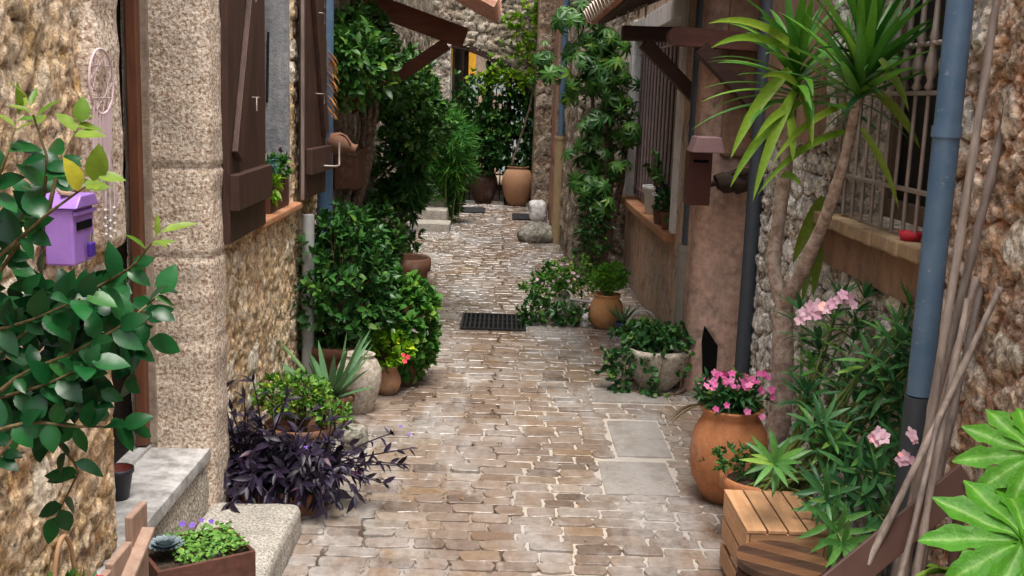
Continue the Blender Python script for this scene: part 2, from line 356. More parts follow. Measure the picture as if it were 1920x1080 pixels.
M['mat'] = m_rough('dark_rubber_mat', (.012, .012, .014), (.025, .025, .028), (.04, .04, .045), 150, .6, .004)
M['soil'] = m_rough('dark_soil', (.02, .013, .009), (.045, .03, .02), (.08, .055, .04), 60, 1., .01)
M['lace'] = m_paint('pale_pink_lace', (.62, .47, .50), (.55, .42, .44), .9)
M['wicker'] = m_paint('tan_wicker', (.45, .27, .15), (.36, .2, .1), .6)
M['whitestone'] = m_rough('white_boulder', (.5, .48, .45), (.74, .73, .71), (.85, .84, .82), 20, .8, .01)
M['greystone'] = m_stone('grey_boulder', [(0, (.26, .24, .2)), (1, (.36, .34, .28))], (.2, .2, .18))
M['bowlstone'] = m_rough('cast_stone', (.30, .25, .20), (.44, .38, .31), (.54, .49, .42), 50, .5, .005)
# leaves
M['lf_citrus'] = m_leaf('dark_glossy_leaf', (.003, .040, .012), (.014, .115, .024), rough=.30, trans=.05, spec=.3, bst=.04)
M['lf_young'] = m_leaf('young_yellow_green_leaf', (.10, .22, .02), (.26, .34, .04), rough=.4, trans=.35)
M['lf_dark'] = m_leaf('dark_shrub_leaf', (.014, .062, .014), (.05, .155, .028), rough=.38, trans=.12)
M['lf_vine'] = m_leaf('vine_leaf', (.020, .075, .016), (.075, .20, .03), rough=.38, trans=.15)
M['lf_mid'] = m_leaf('mid_green_leaf', (.03, .12, .018), (.09, .24, .03), rough=.45, trans=.25)
M['lf_lime'] = m_leaf('lime_leaf', (.10, .26, .01), (.24, .42, .02), rough=.45, trans=.3)
M['lf_varieg'] = m_leaf('variegated_leaf', (.04, .15, .02), (.19, .36, .05), rough=.45, trans=.25)
M['lf_yucca'] = m_leaf('yucca_blade', (.025, .12, .014), (.10, .26, .025), rough=.38, trans=.22)
M['lf_yuccay'] = m_leaf('yellowing_yucca_blade', (.11, .25, .018), (.27, .39, .04), rough=.4, trans=.3)
M['lf_ole'] = m_leaf('oleander_leaf', (.025, .10, .035), (.07, .20, .06), rough=.35, trans=.15)
M['lf_olel'] = m_leaf('light_oleander_leaf', (.07, .22, .05), (.14, .34, .07), rough=.38, trans=.25)
M['lf_fats'] = m_leaf('fresh_palmate_leaf', (.12, .36, .02), (.17, .44, .03), rough=.38, trans=.3)
M['lf_purple'] = m_leaf('purple_heart_leaf', (.009, .006, .013), (.034, .023, .050), rough=.42, trans=.03, spec=.3)
M['lf_aloe'] = m_leaf('grey_green_blade', (.06, .15, .06), (.13, .25, .11), rough=.45, trans=.08)
M['lf_ivy'] = m_leaf('ivy_leaf', (.018, .075, .022), (.055, .16, .04), rough=.38, trans=.12)
M['lf_fern'] = m_leaf('feathery_green', (.03, .14, .02), (.07, .25, .03), rough=.6, trans=.25)
M['lf_succ'] = m_leaf('blue_grey_succulent', (.15, .20, .22), (.28, .34, .37), rough=.5, trans=.03)
M['lf_clover'] = m_leaf('fresh_groundcover_leaf', (.07, .22, .03), (.22, .42, .08), rough=.45, trans=.25)
M['fl_pink'] = m_leaf('hot_pink_petal', (.75, .10, .35), (.85, .30, .55), rough=.6, trans=.3)
M['fl_pale'] = m_leaf('pale_pink_petal', (.80, .42, .58), (.90, .66, .74), rough=.6, trans=.3)
M['fl_viol'] = m_leaf('violet_petal', (.16, .07, .5), (.28, .14, .65), rough=.6, trans=.2)
M['fl_red'] = m_leaf('red_petal', (.6, .03, .04), (.7, .06, .1), rough=.6, trans=.2)
M['fl_orange'] = m_leaf('dry_orange_husk', (.42, .17, .04), (.55, .28, .1), rough=.7, trans=.2)
# ---------------------------------------------------------------- leaf templates and plant helpers
def leaf_t(L=1., W=.5, rows=5, fold=.2, curl=.2, p=.8, q=.8, wave=0):
    V = []
    for i in range(rows+1):
        t = i/rows; hw = W/2*math.sin(PI*min(1, t**p))**q if 0 < i < rows else .004
        z = -curl*t*t; wv = wave*math.sin(t*9)
        V += [(-hw, t*L, z+fold*hw+wv), (0, t*L, z), (hw, t*L, z+fold*hw-wv)]
    f = [[i*3+j, i*3+j+1, (i+1)*3+j+1, (i+1)*3+j] for i in range(rows) for j in (0, 1)]
    return np.array(V), np.array(f)
T_OV = leaf_t(1, .62, 5, .22, .22); T_OV2 = leaf_t(1, .5, 3, .25, .18)
T_LAN = leaf_t(1, .2, 5, .3, .18, .8, .8); T_LAN2 = leaf_t(1, .28, 3, .3, .2)
T_RND = leaf_t(1, .85, 4, .15, .15, .7, .6, .03); T_NDL = leaf_t(1, .09, 2, .2, .1)
T_PET = leaf_t(1, .75, 3, .1, .12, 1.4, .7); T_OV3 = leaf_t(1, .45, 2, .25, .15)
def rv(n): return nrm(rng.normal(0, 1, (n, 3)))
def cluster(mb, P, O, nl, T, L, spread=.9, tone=None, jit=.45, tw=.6, up=.5, tv=.2):
    """leaves round each twig tip P with outward direction O"""
    n = len(P); P = np.repeat(P, nl, 0); O2 = np.repeat(nrm(O), nl, 0)
    D = nrm(O2+spread*rv(n*nl)); Nn = nrm(rv(n*nl)*.6+np.array([0, 0, up])+O2*.5)
    t = np.repeat(rng.uniform(0, 1, n) if tone is None else np.broadcast_to(tone, (n,)), nl)
    t = np.clip(t+rng.normal(0, tv, n*nl), 0, 1)
    P = P-O2*(rng.uniform(0, tw, n*nl)*L)[:, None]
    mb.inst(T, P, D, Nn, L*rng.uniform(1-jit, 1+jit, n*nl), t)
def bushpts(c, r, n, shell=.55, lump=.3, seed=1, cut=None):
    u = rv(n*2 if cut else n); k = 1+lump*2*fbm(u[:, 0]*1.5+u[:, 2]*.9+seed*5.3, u[:, 1]*1.5-u[:, 2]*.6+seed*2.1, 1.7, 3)
    rad = (shell+(1-shell)*rng.uniform(0, 1, len(u))**.6)*k
    P = np.array(c)+u*rad[:, None]*np.array(r)
    if cut: kp = cut(P); P, u = P[kp][:n], u[kp][:n]
    return P, u
def bush(parent, parts, c, r, n, nl, T, L, mt, shell=.5, lump=.35, seed=1, up=.3, stem=None, stemr=.008, root=None, ns=26, cut=None, name='foliage', mb=None, spread=.9, tv=.2):
    P, u = bushpts(c, r, n, shell, lump, seed, cut)
    O = nrm(u+np.array([0, 0, up])+.3*rv(len(u))); b = mb or MB(); cluster(b, P, O, nl, T, L, spread, tv=tv)
    if mb is None: parts.append(b.build(name, mt, parent))
    if root is not None:
        sb = MB(); root = np.array(root, float)
        for k in range(0, len(P), max(1, len(P)//ns)):
            a, z = root+rng.normal(0, .01, 3)*[1, 1, 0], P[k]; mdl = (a+z)/2+rng.normal(0, .03, 3)+[0, 0, .15*np.linalg.norm(z-a)]
            q = [(1-t)**2*a+2*t*(1-t)*mdl+t*t*z for t in np.linspace(0, 1, 6)]
            sb.tube(q, np.linspace(stemr, stemr*.3, 6), 5, random.random(), False)
        parts.append(sb.build('stem', stem or M['stem'], parent))
    return P
def flowers(mb, P, N, size, npet=5, tone=None):
    for i in range(len(P)):
        n = nrm(N[i]); a = nrm(np.cross(n, (.3, .2, .9))); b = np.cross(n, a); t = random.random() if tone is None else tone
        an = [2*PI*k/npet+random.random()*.3 for k in range(npet)]
        D = [a*math.cos(x)+b*math.sin(x)+n*.25 for x in an]
        mb.inst(T_PET, [P[i]]*npet, D, [n]*npet, size*random.uniform(.8, 1.1)/2, np.clip(t+rng.normal(0, .15, npet), 0, 1))
def fl(parent, P, N, size, mt, npet=5, tone=None):
    for p, n in zip(P, N):
        b = MB(); flowers(b, [np.array(p)], [n], size, npet, tone); b.build('flower', mt, parent)
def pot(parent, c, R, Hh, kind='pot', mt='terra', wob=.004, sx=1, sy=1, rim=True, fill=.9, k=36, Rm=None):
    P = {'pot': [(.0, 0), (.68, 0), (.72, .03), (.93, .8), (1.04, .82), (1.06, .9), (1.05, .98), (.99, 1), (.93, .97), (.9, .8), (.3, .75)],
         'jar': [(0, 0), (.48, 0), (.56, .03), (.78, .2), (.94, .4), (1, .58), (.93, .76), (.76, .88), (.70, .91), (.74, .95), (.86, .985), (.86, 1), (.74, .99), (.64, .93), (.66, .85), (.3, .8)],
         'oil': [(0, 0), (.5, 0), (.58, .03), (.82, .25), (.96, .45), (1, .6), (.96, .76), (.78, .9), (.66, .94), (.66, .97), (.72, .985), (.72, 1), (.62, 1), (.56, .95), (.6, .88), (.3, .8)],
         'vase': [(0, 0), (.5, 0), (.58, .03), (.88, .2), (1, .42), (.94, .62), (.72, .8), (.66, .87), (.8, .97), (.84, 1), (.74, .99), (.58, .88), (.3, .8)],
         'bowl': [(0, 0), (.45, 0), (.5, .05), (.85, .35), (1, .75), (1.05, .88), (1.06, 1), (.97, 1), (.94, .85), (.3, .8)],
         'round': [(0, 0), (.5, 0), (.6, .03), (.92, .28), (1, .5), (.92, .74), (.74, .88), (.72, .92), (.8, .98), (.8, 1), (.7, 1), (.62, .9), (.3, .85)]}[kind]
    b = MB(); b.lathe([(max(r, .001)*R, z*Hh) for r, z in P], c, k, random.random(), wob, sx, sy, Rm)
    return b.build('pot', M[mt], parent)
def soil(parent, c, r, sx=1, sy=1):
    b = MB(); b.lathe([(.001, .012), (r*.5, .01), (r, 0), (r, -.02)], c, 24, .5, .02, sx, sy); return b.build('soil', M['soil'], parent)
def arc(a, b, h, n=8, side=(0, 0, 1)):
    a, b, side = np.array(a, float), np.array(b, float), np.array(side, float)
    return [a+(b-a)*t+side*h*4*t*(1-t) for t in np.linspace(0, 1, n)]
# ---------------------------------------------------------------- walls
def ar(fine0, fine1, st, lo, hi, cst=.12, extra=()):
    cst = min(cst, .03)
    a = np.concatenate([np.arange(lo, fine0, cst), np.arange(fine0, fine1, st), np.arange(fine1, hi+1e-6, cst), [hi], list(extra)])
    a = np.unique(np.round(a, 4)); return a
def rubble(parent, mt, o, U, W, N, us, vs, cell=(.17, .12), amp=.03, seed=0, holes=(), depth=.35, name='wall', keep=None, small=.35, bigt=.35, back=True, flat=0, builds=True, skirts=True):
    o, U, W, N = [np.array(a, float) for a in (o, U, W, N)]
    for h in holes: us = np.union1d(us, [h[0], h[1]]); vs = np.union1d(vs, [h[2], h[3]])
    u, v = np.meshgrid(us, vs, indexing='ij'); wu = u+.22*cell[0]*2*fbm(u, v, 11, 3, seed+3)+.12*fbm(u, v, 2.2, 2, seed+4); wv = v+.22*cell[1]*2*fbm(u, v, 11, 3, seed+8)+.12*fbm(u, v, 2.2, 2, seed+5)
    t1, t2 = np.zeros(u.shape), np.zeros(u.shape)
    F1, F2, ID = voro(wu/cell[0], wv/cell[1], seed, t1); e = np.clip((F2-F1)/.3, 0, 1)
    G1, G2, I2 = voro(wu/cell[0]*2.7+3, wv/cell[1]*2.7, seed+31, t2); e2 = np.clip((G2-G1)/.3, 0, 1)
    big = ID > bigt; e2 = np.clip((G2-G1)/.22, 0, 1); RR = np.where(big, .62+.38*h2(np.floor(ID*9999), np.floor(ID*777), 3), .62*I2)
    rd = 1-np.abs(2*vn(u*26, v*26, seed+90)-1)*2
    h = amp*(np.where(big, e**.45*(.55+.35*ID+1.0*t1)+.12*e2*I2, e**.5*.12+e2**.3*(.25+.5*I2)*(.5+small)+.8*t2*small)+.22*fbm(u, v, 7, 3, seed+50)+.55*fbm(u, v, 42, 3, seed+70)-.14*np.clip(rd, 0, 1))
    e = np.where(big, e, e2*.8+.1)
    dd = np.minimum.reduce([u-us[0], us[-1]-u, vs[-1]-v]); tp = np.clip(dd/.03, 0, 1)
    for q in holes:
        du = np.maximum(q[0]-u, u-q[1]); dv = np.maximum(q[2]-v, v-q[3]); d = np.maximum(du, dv); tp = tp*np.clip(d/.03, 0, 1)
    h = h*tp
    V = o+u[..., None]*U+v[..., None]*W+h[..., None]*N
    nu, nv = u.shape; idx = np.arange(nu*nv).reshape(nu, nv)
    q = np.stack([idx[:-1, :-1], idx[1:, :-1], idx[1:, 1:], idx[:-1, 1:]], -1)
    cu = (u[:-1, :-1]+u[1:, 1:])/2; cv = (v[:-1, :-1]+v[1:, 1:])/2; k = np.ones(cu.shape, bool)
    for hh in holes: k &= ~((cu > hh[0]) & (cu < hh[1]) & (cv > hh[2]) & (cv < hh[3]))
    if keep is not None: k &= keep(cu, cv)
    col = np.stack([RR, np.clip(e, 0, 1), v*0+.5], -1)
    b = MB(); b.add(V.reshape(-1, 3), q[k], col.reshape(-1, 3), True)
    B = -N*depth
    def quad(p0, p1): a, c = o+U*p0[0]+W*p0[1], o+U*p1[0]+W*p1[1]; b.add([a, c, c+B, a+B], [[0, 1, 2, 3]], (.5, 1, .5))
    if skirts:
        for (a0, a1, c0, c1) in list(holes)+[(us[0], us[-1], vs[0], vs[-1])]:
            quad((a0, c0), (a1, c0)); quad((a1, c0), (a1, c1)); quad((a1, c1), (a0, c1)); quad((a0, c1), (a0, c0))
    return b.build(name, mt, parent) if builds else b
def slab(mb, lo, hi, tone=.5): lo, hi = np.array(lo, float), np.array(hi, float); mb.box((lo+hi)/2, hi-lo, None, tone)
def rblock(lo, hi, st=.02, amp=.006, rad=.02, seed=0, tone=.5, mb=None, joints=()):
    """a box with gridded, rounded and roughened faces"""
    lo, hi = np.array(lo, float), np.array(hi, float); n = np.maximum(2, ((hi-lo)/st).astype(int)); b = mb or MB(); ctr = (lo+hi)/2
    for ax in range(3):
        for sgn in (0, 1):
            a1, a2 = [k for k in range(3) if k != ax]
            g1, g2 = np.meshgrid(np.linspace(0, 1, n[a1]+1), np.linspace(0, 1, n[a2]+1), indexing='ij')
            P = np.zeros(g1.shape+(3,)); P[..., ax] = hi[ax] if sgn else lo[ax]
            P[..., a1] = lo[a1]+(hi-lo)[a1]*g1; P[..., a2] = lo[a2]+(hi-lo)[a2]*g2
            inn = np.clip(P, lo+rad, hi-rad); d = P-inn; ln = np.linalg.norm(d, axis=-1, keepdims=True)
            P = inn+d/np.maximum(ln, 1e-6)*rad
            nz = (fbm(P[..., 0]+9, P[..., 1], 9, 4, seed)+fbm(P[..., 1]+5, P[..., 2], 9, 4, seed+1)+fbm(P[..., 2]+3, P[..., 0], 9, 4, seed+2))/1.6
            off = amp*2*nz
            for (ja, jv) in joints: off = off-.010*np.exp(-((P[..., ja]-jv)/.007)**2)
            P = P+d/np.maximum(ln, 1e-6)*off[..., None]
            idx = np.arange(g1.size).reshape(g1.shape)
            q = np.stack([idx[:-1, :-1], idx[1:, :-1], idx[1:, 1:], idx[:-1, 1:]], -1).reshape(-1, 4)
            b.add(P.reshape(-1, 3), q, (tone, 1, .5), True)
    return b
# ================================================================ GROUND
def film(q, base):
    base = q.mix(q.ramp(q.noise(1.3, 6, .68, (1.7, .6, 1)), [(.46, 0.), (.60, .78)]), base, (.37, .345, .325))
    return q.mix(q.ramp(q.noise(4.5, 6, .75, (1.5, .5, 1)), [(.62, 0.), (.68, .7)]), base, (.52, .50, .47))
def m_paver():
    q = NT('wet_stone_paver')
    base = q.ramp(q.r, [(0, (.13, .092, .07)), (.3, (.205, .15, .115)), (.55, (.27, .205, .16)), (.74, (.235, .158, .098)), (.88, (.25, .215, .185)), (1, (.34, .275, .225))])
    base = q.mix(q.ramp(q.noise(2.6, 5, .65, (1.5, .6, 1)), [(.55, 0.), (.72, .6)]), base, (.25, .165, .10))
    base = film(q, base)
    base = q.mix(.75, base, q.ramp(q.noise(28, 6, .75), [(.3, .5), (.55, 1.), (.75, 1.25)]), 'MULTIPLY')
    rg = q.ramp(q.noise(1.6, 4, .6), [(.35, .25), (.65, .55)])
    base = q.mix(q.ramp(q.g, [(0, 1.), (1, 0.)]), base, (.16, .095, .055)); rg = q.ramp(q.noise(2.3, 5, .6), [(.36, .07), (.64, .30)])
    n = q.bump(q.noise(26, 5, .7), .4, .006); n = q.bump(q.noise(130, 3), .2, .002, n)
    return q.fin(base, rg, n, .6)
def m_joint():
    q = NT('sandy_joint'); base = q.mix(q.g, (.42, .37, .31), (.19, .145, .11)); base = film(q, base)
    base = q.mix(q.ramp(q.r, [(.25, 0.), (.7, 1.)]), base, (.07, .045, .03))
    return q.fin(base, .6, q.bump(q.noise(60, 5, .7), .5, .006), .4)
M['paver'] = m_paver(); M['joint'] = m_joint()
b = MB()
gx = np.arange(-2, 2.01, .04); gy = np.arange(1.5, 18, .06); u, v = np.meshgrid(gx, gy, indexing='ij')
seam = .02+.06*fbm(v*0+3., v, .9, 3, 4)*2
dk = np.exp(-((u-seam)/.05)**2)*(.6+.6*vn(u*9, v*5, 2))+np.clip(vn(u*6, v*4, 8)-.72, 0, 1)*4*(u < 0); dk = np.clip(dk, 0, 1); tanj = np.clip(.5-(u-seam-.1)*3+fbm(u, v, 1.5, 3, 6)*2, 0, 1)
z = .004*fbm(u, v, 10, 3, 9)*2+.0035-dk*.01
gr0 = G(862, 619); gr1 = G(984, 594); z = np.where((u > gr0[0]) & (u < gr1[0]) & (v > gr0[1]) & (v < gr1[1]), -.035, z); idx = np.arange(u.size).reshape(u.shape); qd = np.stack([idx[:-1, :-1], idx[1:, :-1], idx[1:, 1:], idx[:-1, 1:]], -1).reshape(-1, 4)
b.add(np.stack([u, v, z], -1).reshape(-1, 3), qd, np.stack([dk, tanj, dk*0], -1).reshape(-1, 3), True)
struct(b.build('path_bed', M['joint']))
b = MB(); rows = 0; y = 2.6; r = 0
SLABS = [(G(1105, 733), G(1258, 760)), (G(1137, 792), G(1262, 862)), (G(1120, 868), G(1275, 935)), (G(812, 590), G(860, 600))]
RS = []
for a_, c_ in SLABS: RS.append((min(a_[0], c_[0]), max(a_[0], c_[0]), min(a_[1], c_[1]), max(a_[1], c_[1])))
gr0 = G(862, 619); gr1 = G(984, 594); GR = (gr0[0], gr1[0], gr0[1], gr1[1])
def blocked(x, y):
    for q in RS+[GR]:
        if q[0]-.05 < x < q[1]+.05 and q[2]-.02 < y < q[3]+.02: return True
    return False
while y < 16.6:
    dp = random.uniform(.078, .098) if y < 8 else random.uniform(.095, .12); hd0 = dp/2; x = -1.7+(r % 2)*.07+random.uniform(-.03, .03); off0 = random.uniform(-.004, .004)
    while x < 1.75:
        wd = random.choice([.13, .15, .16, .17, .19, .12]); cx, cy = x+wd/2, y+dp/2+off0+.012*math.sin(x*2.1+y*.7)
        xl, xr = x, x+wd; x += wd
        for q in RS+[GR]:
            if q[2]-hd0*.6 < cy < q[3]+hd0*.6 and xr > q[0]-.008 and xl < q[1]+.008:
                if xl < q[0]-.03: xr = q[0]-.006
                elif xr > q[1]+.03: xl = q[1]+.006
                else: xl = xr
        if xr-xl < .028: continue
        wd_ = xr-xl; cx = (xl+xr)/2
        sx = .02+.12*float(fbm(np.array([3.]), np.array([cy]), .9, 3, 4)[0])
        g = .0031+random.uniform(-.0012, .0018); hw, hd = wd_/2-g, dp/2-g
        lip = random.uniform(-.012, .012); c = .28*hd
        ol = [(-hw, -hd+c), (-hw+c, -hd), (-.2*hw, -hd+lip*.5), (hw*.5, -hd), (hw-c*.6, -hd+abs(lip)*.4), (hw, -hd+c), (hw+lip, 0), (hw-abs(lip)*.4, hd-c), (hw-c, hd), (.2*hw, hd-lip*.5), (-hw*.6, hd), (-hw+c*.5, hd-abs(lip)*.3), (-hw, hd-c), (-hw+lip, .1*hd)]
        ol = np.array(ol)+rng.normal(0, .0016, (14, 2)); a = random.gauss(0, .02); ca, sa = math.cos(a), math.sin(a)
        ol = ol@np.array([[ca, sa], [-sa, ca]])
        top = random.gauss(.0098, .0024); tx, ty = random.gauss(0, .012), random.gauss(0, .02)
        A = np.concatenate([ol+[cx, cy], np.full((14, 1), -.01)], 1); B_ = np.concatenate([ol*.985+[cx, cy], (top-.003+ol[:, :1]*tx+ol[:, 1:]*ty)], 1)
        Cc = np.concatenate([ol*[.965, .93]+[cx, cy], (top+ol[:, :1]*tx+ol[:, 1:]*ty)], 1)
        k = 14; V = np.concatenate([A, B_, Cc]); f = [[i, (i+1) % k, k+(i+1) % k, k+i] for i in range(k)]+[[k+i, k+(i+1) % k, 2*k+(i+1) % k, 2*k+i] for i in range(k)]+[list(range(2*k, 3*k))]
        b.add(V, f, (min(1, max(0, random.gauss(.45, .28))), 1-.7*math.exp(-((cx-sx)/.13)**2)*random.uniform(.2, 1)-(.35*random.random() if random.random() < .06 else 0), .5), False)
    y += dp; r += 1
struct(b.build('paving', M['paver']))
def m_slab():
    q = NT('grey_paving_slab'); base = q.ramp(q.noise(9, 6, .7), [(.35, (.22, .19, .165)), (.6, (.33, .295, .265))]); base = film(q, base)
    base = q.mix(.5, base, q.ramp(q.noise(50, 5, .7), [(.3, .6), (.7, 1.2)]), 'MULTIPLY')
    return q.fin(base, q.ramp(q.noise(2.3, 5, .6), [(.36, .12), (.64, .36)]), q.bump(q.noise(40, 5, .7), .4, .005), .55)
M['slate'] = m_slab()
b = MB()
for q in RS: rblock((q[0], q[2], -.03), (q[1], q[3], .013), .03, .003, .006, 5, .5, b)
q = RS[1]
struct(b.build('paving_slabs', M['slate']))
b = MB(); b.box((0, 12, -.06), (80, 90, .06)); struct(b.build('ground', m_rough('packed_earth', (.12, .09, .06), (.2, .15, .1), (.28, .22, .16), 20)))
# drain grate
gc = ((GR[0]+GR[1])/2, (GR[2]+GR[3])/2, 0)
t = thing('drain_grate', 'black slotted iron drain grate set across the middle of the path', 'drain grate', gc)
b = MB(); W_, D_ = GR[1]-GR[0], GR[3]-GR[2]
b.box((gc[0], GR[2]+.008, .008), (W_, .016, .02)); b.box((gc[0], GR[3]-.008, .008), (W_, .016, .02))
b.box((GR[0]+.008, gc[1], .008), (.016, D_-.034, .02)); b.box((GR[1]-.008, gc[1], .008), (.016, D_-.034, .02)); b.build('frame', M['irondark'], t)
b = MB()
for k in range(1, 14): b.box((GR[0]+W_*k/14, gc[1], .008), (.011, D_-.034, .014))
b.box((gc[0], gc[1]-D_*.12, .007), (W_-.04, .01, .012)); b.box((gc[0], gc[1]+D_*.16, .007), (W_-.04, .01, .012)); b.build('bars', M['irondark'], t)
b = MB(); b.box((gc[0], gc[1], -.002), (W_-.01, D_-.01, .004)); b.build('pit', M['black'], t)
# leaf litter
b = MB(); n = 26
P = np.stack([rng.uniform(-.8, 1., n), rng.uniform(3.2, 9, n), np.full(n, .018)], 1); P[:, 0] *= .9
b.inst(T_OV3, P, np.concatenate([rng.normal(0, 1, (n, 2)), rng.normal(0, .2, (n, 1))], 1), [(0, 0, 1)]*n, rng.uniform(.015, .03, n), rng.uniform(0, 1, n))
struct(b.build('fallen_leaves', m_leaf('dry_leaf', (.12, .05, .02), (.28, .16, .06), trans=0)), 'stuff')
# ================================================================ LEFT HOUSE (near)
LX = -1.04
def Lp(px, py, X=LX): return WX(px, py, X)
Yd0, Yd1 = 2.83, 3.68; Yw0, Yw1 = 4.46, 5.27; Zs = 1.055; LEND = 5.98; STZ = .33
HL = thing('stone_house', 'golden rubble stone house at left with dark open doorway and brown shuttered window', 'house', (LX, 3.3, 0))
HH = 3.9
us = ar(2.05, 6.0, .009, -.9, LEND, .15); vs = np.unique(np.round(np.concatenate([np.arange(0, 2.3, .009), np.arange(2.3, HH+.01, .15)]), 4))
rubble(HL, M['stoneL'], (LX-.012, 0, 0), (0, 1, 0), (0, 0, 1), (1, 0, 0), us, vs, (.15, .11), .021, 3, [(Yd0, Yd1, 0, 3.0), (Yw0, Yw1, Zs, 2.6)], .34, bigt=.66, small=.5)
PJ = [(2, 1.02), (2, 1.33), (2, 2.2), (2, .72)]
rblock((-1.40, Yd1-.022, 0), (-1.0, 3.90, HH-.02), .014, .012, .045, 8, joints=PJ).build('pier', M['roughcast'], HL)
rblock((-1.40, 2.66, 1.18), (-1.0, Yd0+.006, HH-.02), .014, .012, .03, 21, joints=[(2, 1.9)]).build('pier', M['roughcast'], HL)
b = MB(); slab(b, (-1.262, Yd1-.07, STZ+.02), (-1.225, Yd1-.005, 3.0)); b.build('door_frame', M['framewood'], HL, .004)
b = MB(); slab(b, (-1.33, Yd0-.1, STZ), (-1.29, Yd1+.05, 3.0))
dl = b.build('door', M['doorwood'], HL)
b = MB(); b.tube([(-1.27, Yd0+.12, 1.3), (-1.24, Yd0+.12, 1.3), (-1.24, Yd0+.22, 1.3)], .009, 6); b.build('handle', M['iron'], dl)
b = MB(); slab(b, (-1.285, Yd1-.005-.028, STZ+.02), (-1.2, Yd1+.004-.006, 3.0)); b.build('jamb_lining', M['jamb'], HL, .003)
rblock((-1.34, 2.0, STZ-.05), (LX+.022, Yd1+.035, STZ), .03, .002, .012, 4).build('threshold', M['marble'], HL)
b = MB(); b.box((-1.24, 3.3, STZ+.006), (.035, .72, .014)); b.build('threshold_strip', M['marble'], HL)
rblock((-1.34, 2.0, -.02), (LX+.008, Yd1+.02, STZ-.052), .014, .012, .02, 6).build('threshold_riser', M['speckle'], HL)
# window
b = MB(); slab(b, (-1.30, Yw1-.03, Zs), (LX-.012, Yw1+.002, 2.6)); slab(b, (-1.30, Yw0-.002, Zs), (LX-.012, Yw0+.03, 2.6)); b.build('window_reveal', M['reveal'], HL)
b = MB(); slab(b, (-1.31, Yw0-.03, Zs-.03), (LX+.045, Yw1+.05, Zs+.003)); b.build('window_sill', M['sill'], HL, .008)
wn = MB(); slab(wn, (-1.285, Yw0+.03, Zs+.003), (-1.26, Yw0+.08, 2.6)); slab(wn, (-1.285, Yw1-.08, Zs+.003), (-1.26, Yw1-.03, 2.6)); slab(wn, (-1.285, Yw0+.08, Zs+.003), (-1.26, Yw1-.08, Zs+.06)); slab(wn, (-1.283, (Yw0+Yw1)/2-.02, Zs+.06), (-1.262, (Yw0+Yw1)/2+.02, 2.6))
wno = wn.build('window', M['shutter'], HL, .003)
b = MB(); slab(b, (-1.292, Yw0, Zs), (-1.287, Yw1, 2.6)); b.build('pane', M['glass'], wno)
b = MB(); q0 = DY(503, 60, Yw1-.045); q1 = DY(501, 192, Yw1-.045); b.tube([q0, q1], .006, 6); b.build('shutter_stay', M['irondark'], HL)
# shutters, open against the wall
def shutter(y0, y1, z0, z1, x, ang, near):
    o = MB(); w_ = abs(y1-y0); n = 4; pv = np.array([x, y0, 0]); sg = 1 if y1 > y0 else -1
    d = np.array([math.sin(ang), sg*math.cos(ang), 0]); nx = np.array([math.cos(ang), -sg*math.sin(ang), 0]); Rr = np.stack([nx, d, (0, 0, 1)], 1)
    for k in range(n):
        c = pv+d*w_*(k+.5)/n+np.array([0, 0, (z0+z1)/2]); o.box(c, (.026, w_/n-.003, z1-z0), Rr, random.uniform(.2, .8))
    sh = o.build('shutter', M['shutter'], HL, .003)
    def bt(za, zb, s0, s1, th, mt='shutter', nm='batten'):
        b = MB(); c = pv+d*w_*(s0+s1)/2+nx*(.013+th/2)+np.array([0, 0, (za+zb)/2]); b.box(c, (th, w_*(s1-s0), zb-za), Rr, .4); b.build(nm, M[mt], sh, .004)
    bt(z0+.12, z0+.25, .06, 1.0, .035); bt(z1-.35, z1-.22, .06, 1.0, .035)
    b = MB(); p0 = pv+d*w_*.12+nx*.024+np.array([0, 0, z1-.36]); p1 = pv+d*w_*.88+nx*.024+np.array([0, 0, z0+.31]); b.beam(p0, p1, .09, .022, tuple(nx)); b.build('brace', M['shutter'], sh, .003)
    for zz in (z0+.52, z0+.92, z0+1.0):
        b = MB(); c = pv+d*w_*.45+nx*.02+np.array([0, 0, zz]); b.tube([c, c+nx*.03, c+nx*.03+d*.06, c+nx*.03+d*.06+np.array([0, 0, -.05])], .003, 5); b.build('hook', M['iron'], sh)
    return sh, pv, d, nx, w_
sh1 = shutter(Yw0-.02, 3.80, 1.05, 2.75, -.998, .02, 1)
sh2 = shutter(Yw1+.03, 5.80, 1.07, 2.75, -1.0, .05, 0)
b = MB(); slab(b, (-1.0, Yw1+.008, 1.07), (-.984, Yw1+.03, 2.7)); b.build('edge_highlight', M['shutedge'], sh2[0], .002)
b = MB(); c = np.array([-.945, 5.6, 1.22]); b.tube([c, c+[.07, 0, 0], c+[.07, .1, .0], c+[.07, .1, .12]], .006, 6); b.build('latch', M['iron'], sh2[0])
# ---- far left house
FX = -1.16
HF = thing('plaster_house', 'dull plaster house on the left side far along the alley behind shrubs', 'house', (FX, 10, 0))
us = ar(7.6, 16.2, .03, 5.99, 16.3, .12); vs = np.unique(np.round(np.concatenate([np.arange(0, 2.6, .03), np.arange(2.6, 5.3, .15)]), 4))
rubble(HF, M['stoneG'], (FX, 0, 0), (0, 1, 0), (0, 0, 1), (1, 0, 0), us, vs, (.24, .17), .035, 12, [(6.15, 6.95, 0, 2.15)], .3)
b = MB()
for k in range(5): slab(b, (FX-.09, 6.15+.16*k+.002, .02), (FX-.05, 6.15+.16*(k+1)-.002, 2.15), random.random())
dq = b.build('door', m_wood('mid_brown_door_wood', (.09, .04, .03), (.14, .07, .05), 'z', 9, .6), HF, .003)
for z in (1.1, 1.75): b = MB(); b.box((FX-.04, 6.55, z), (.016, .78, .06)); b.build('batten', M['irondark'], dq)
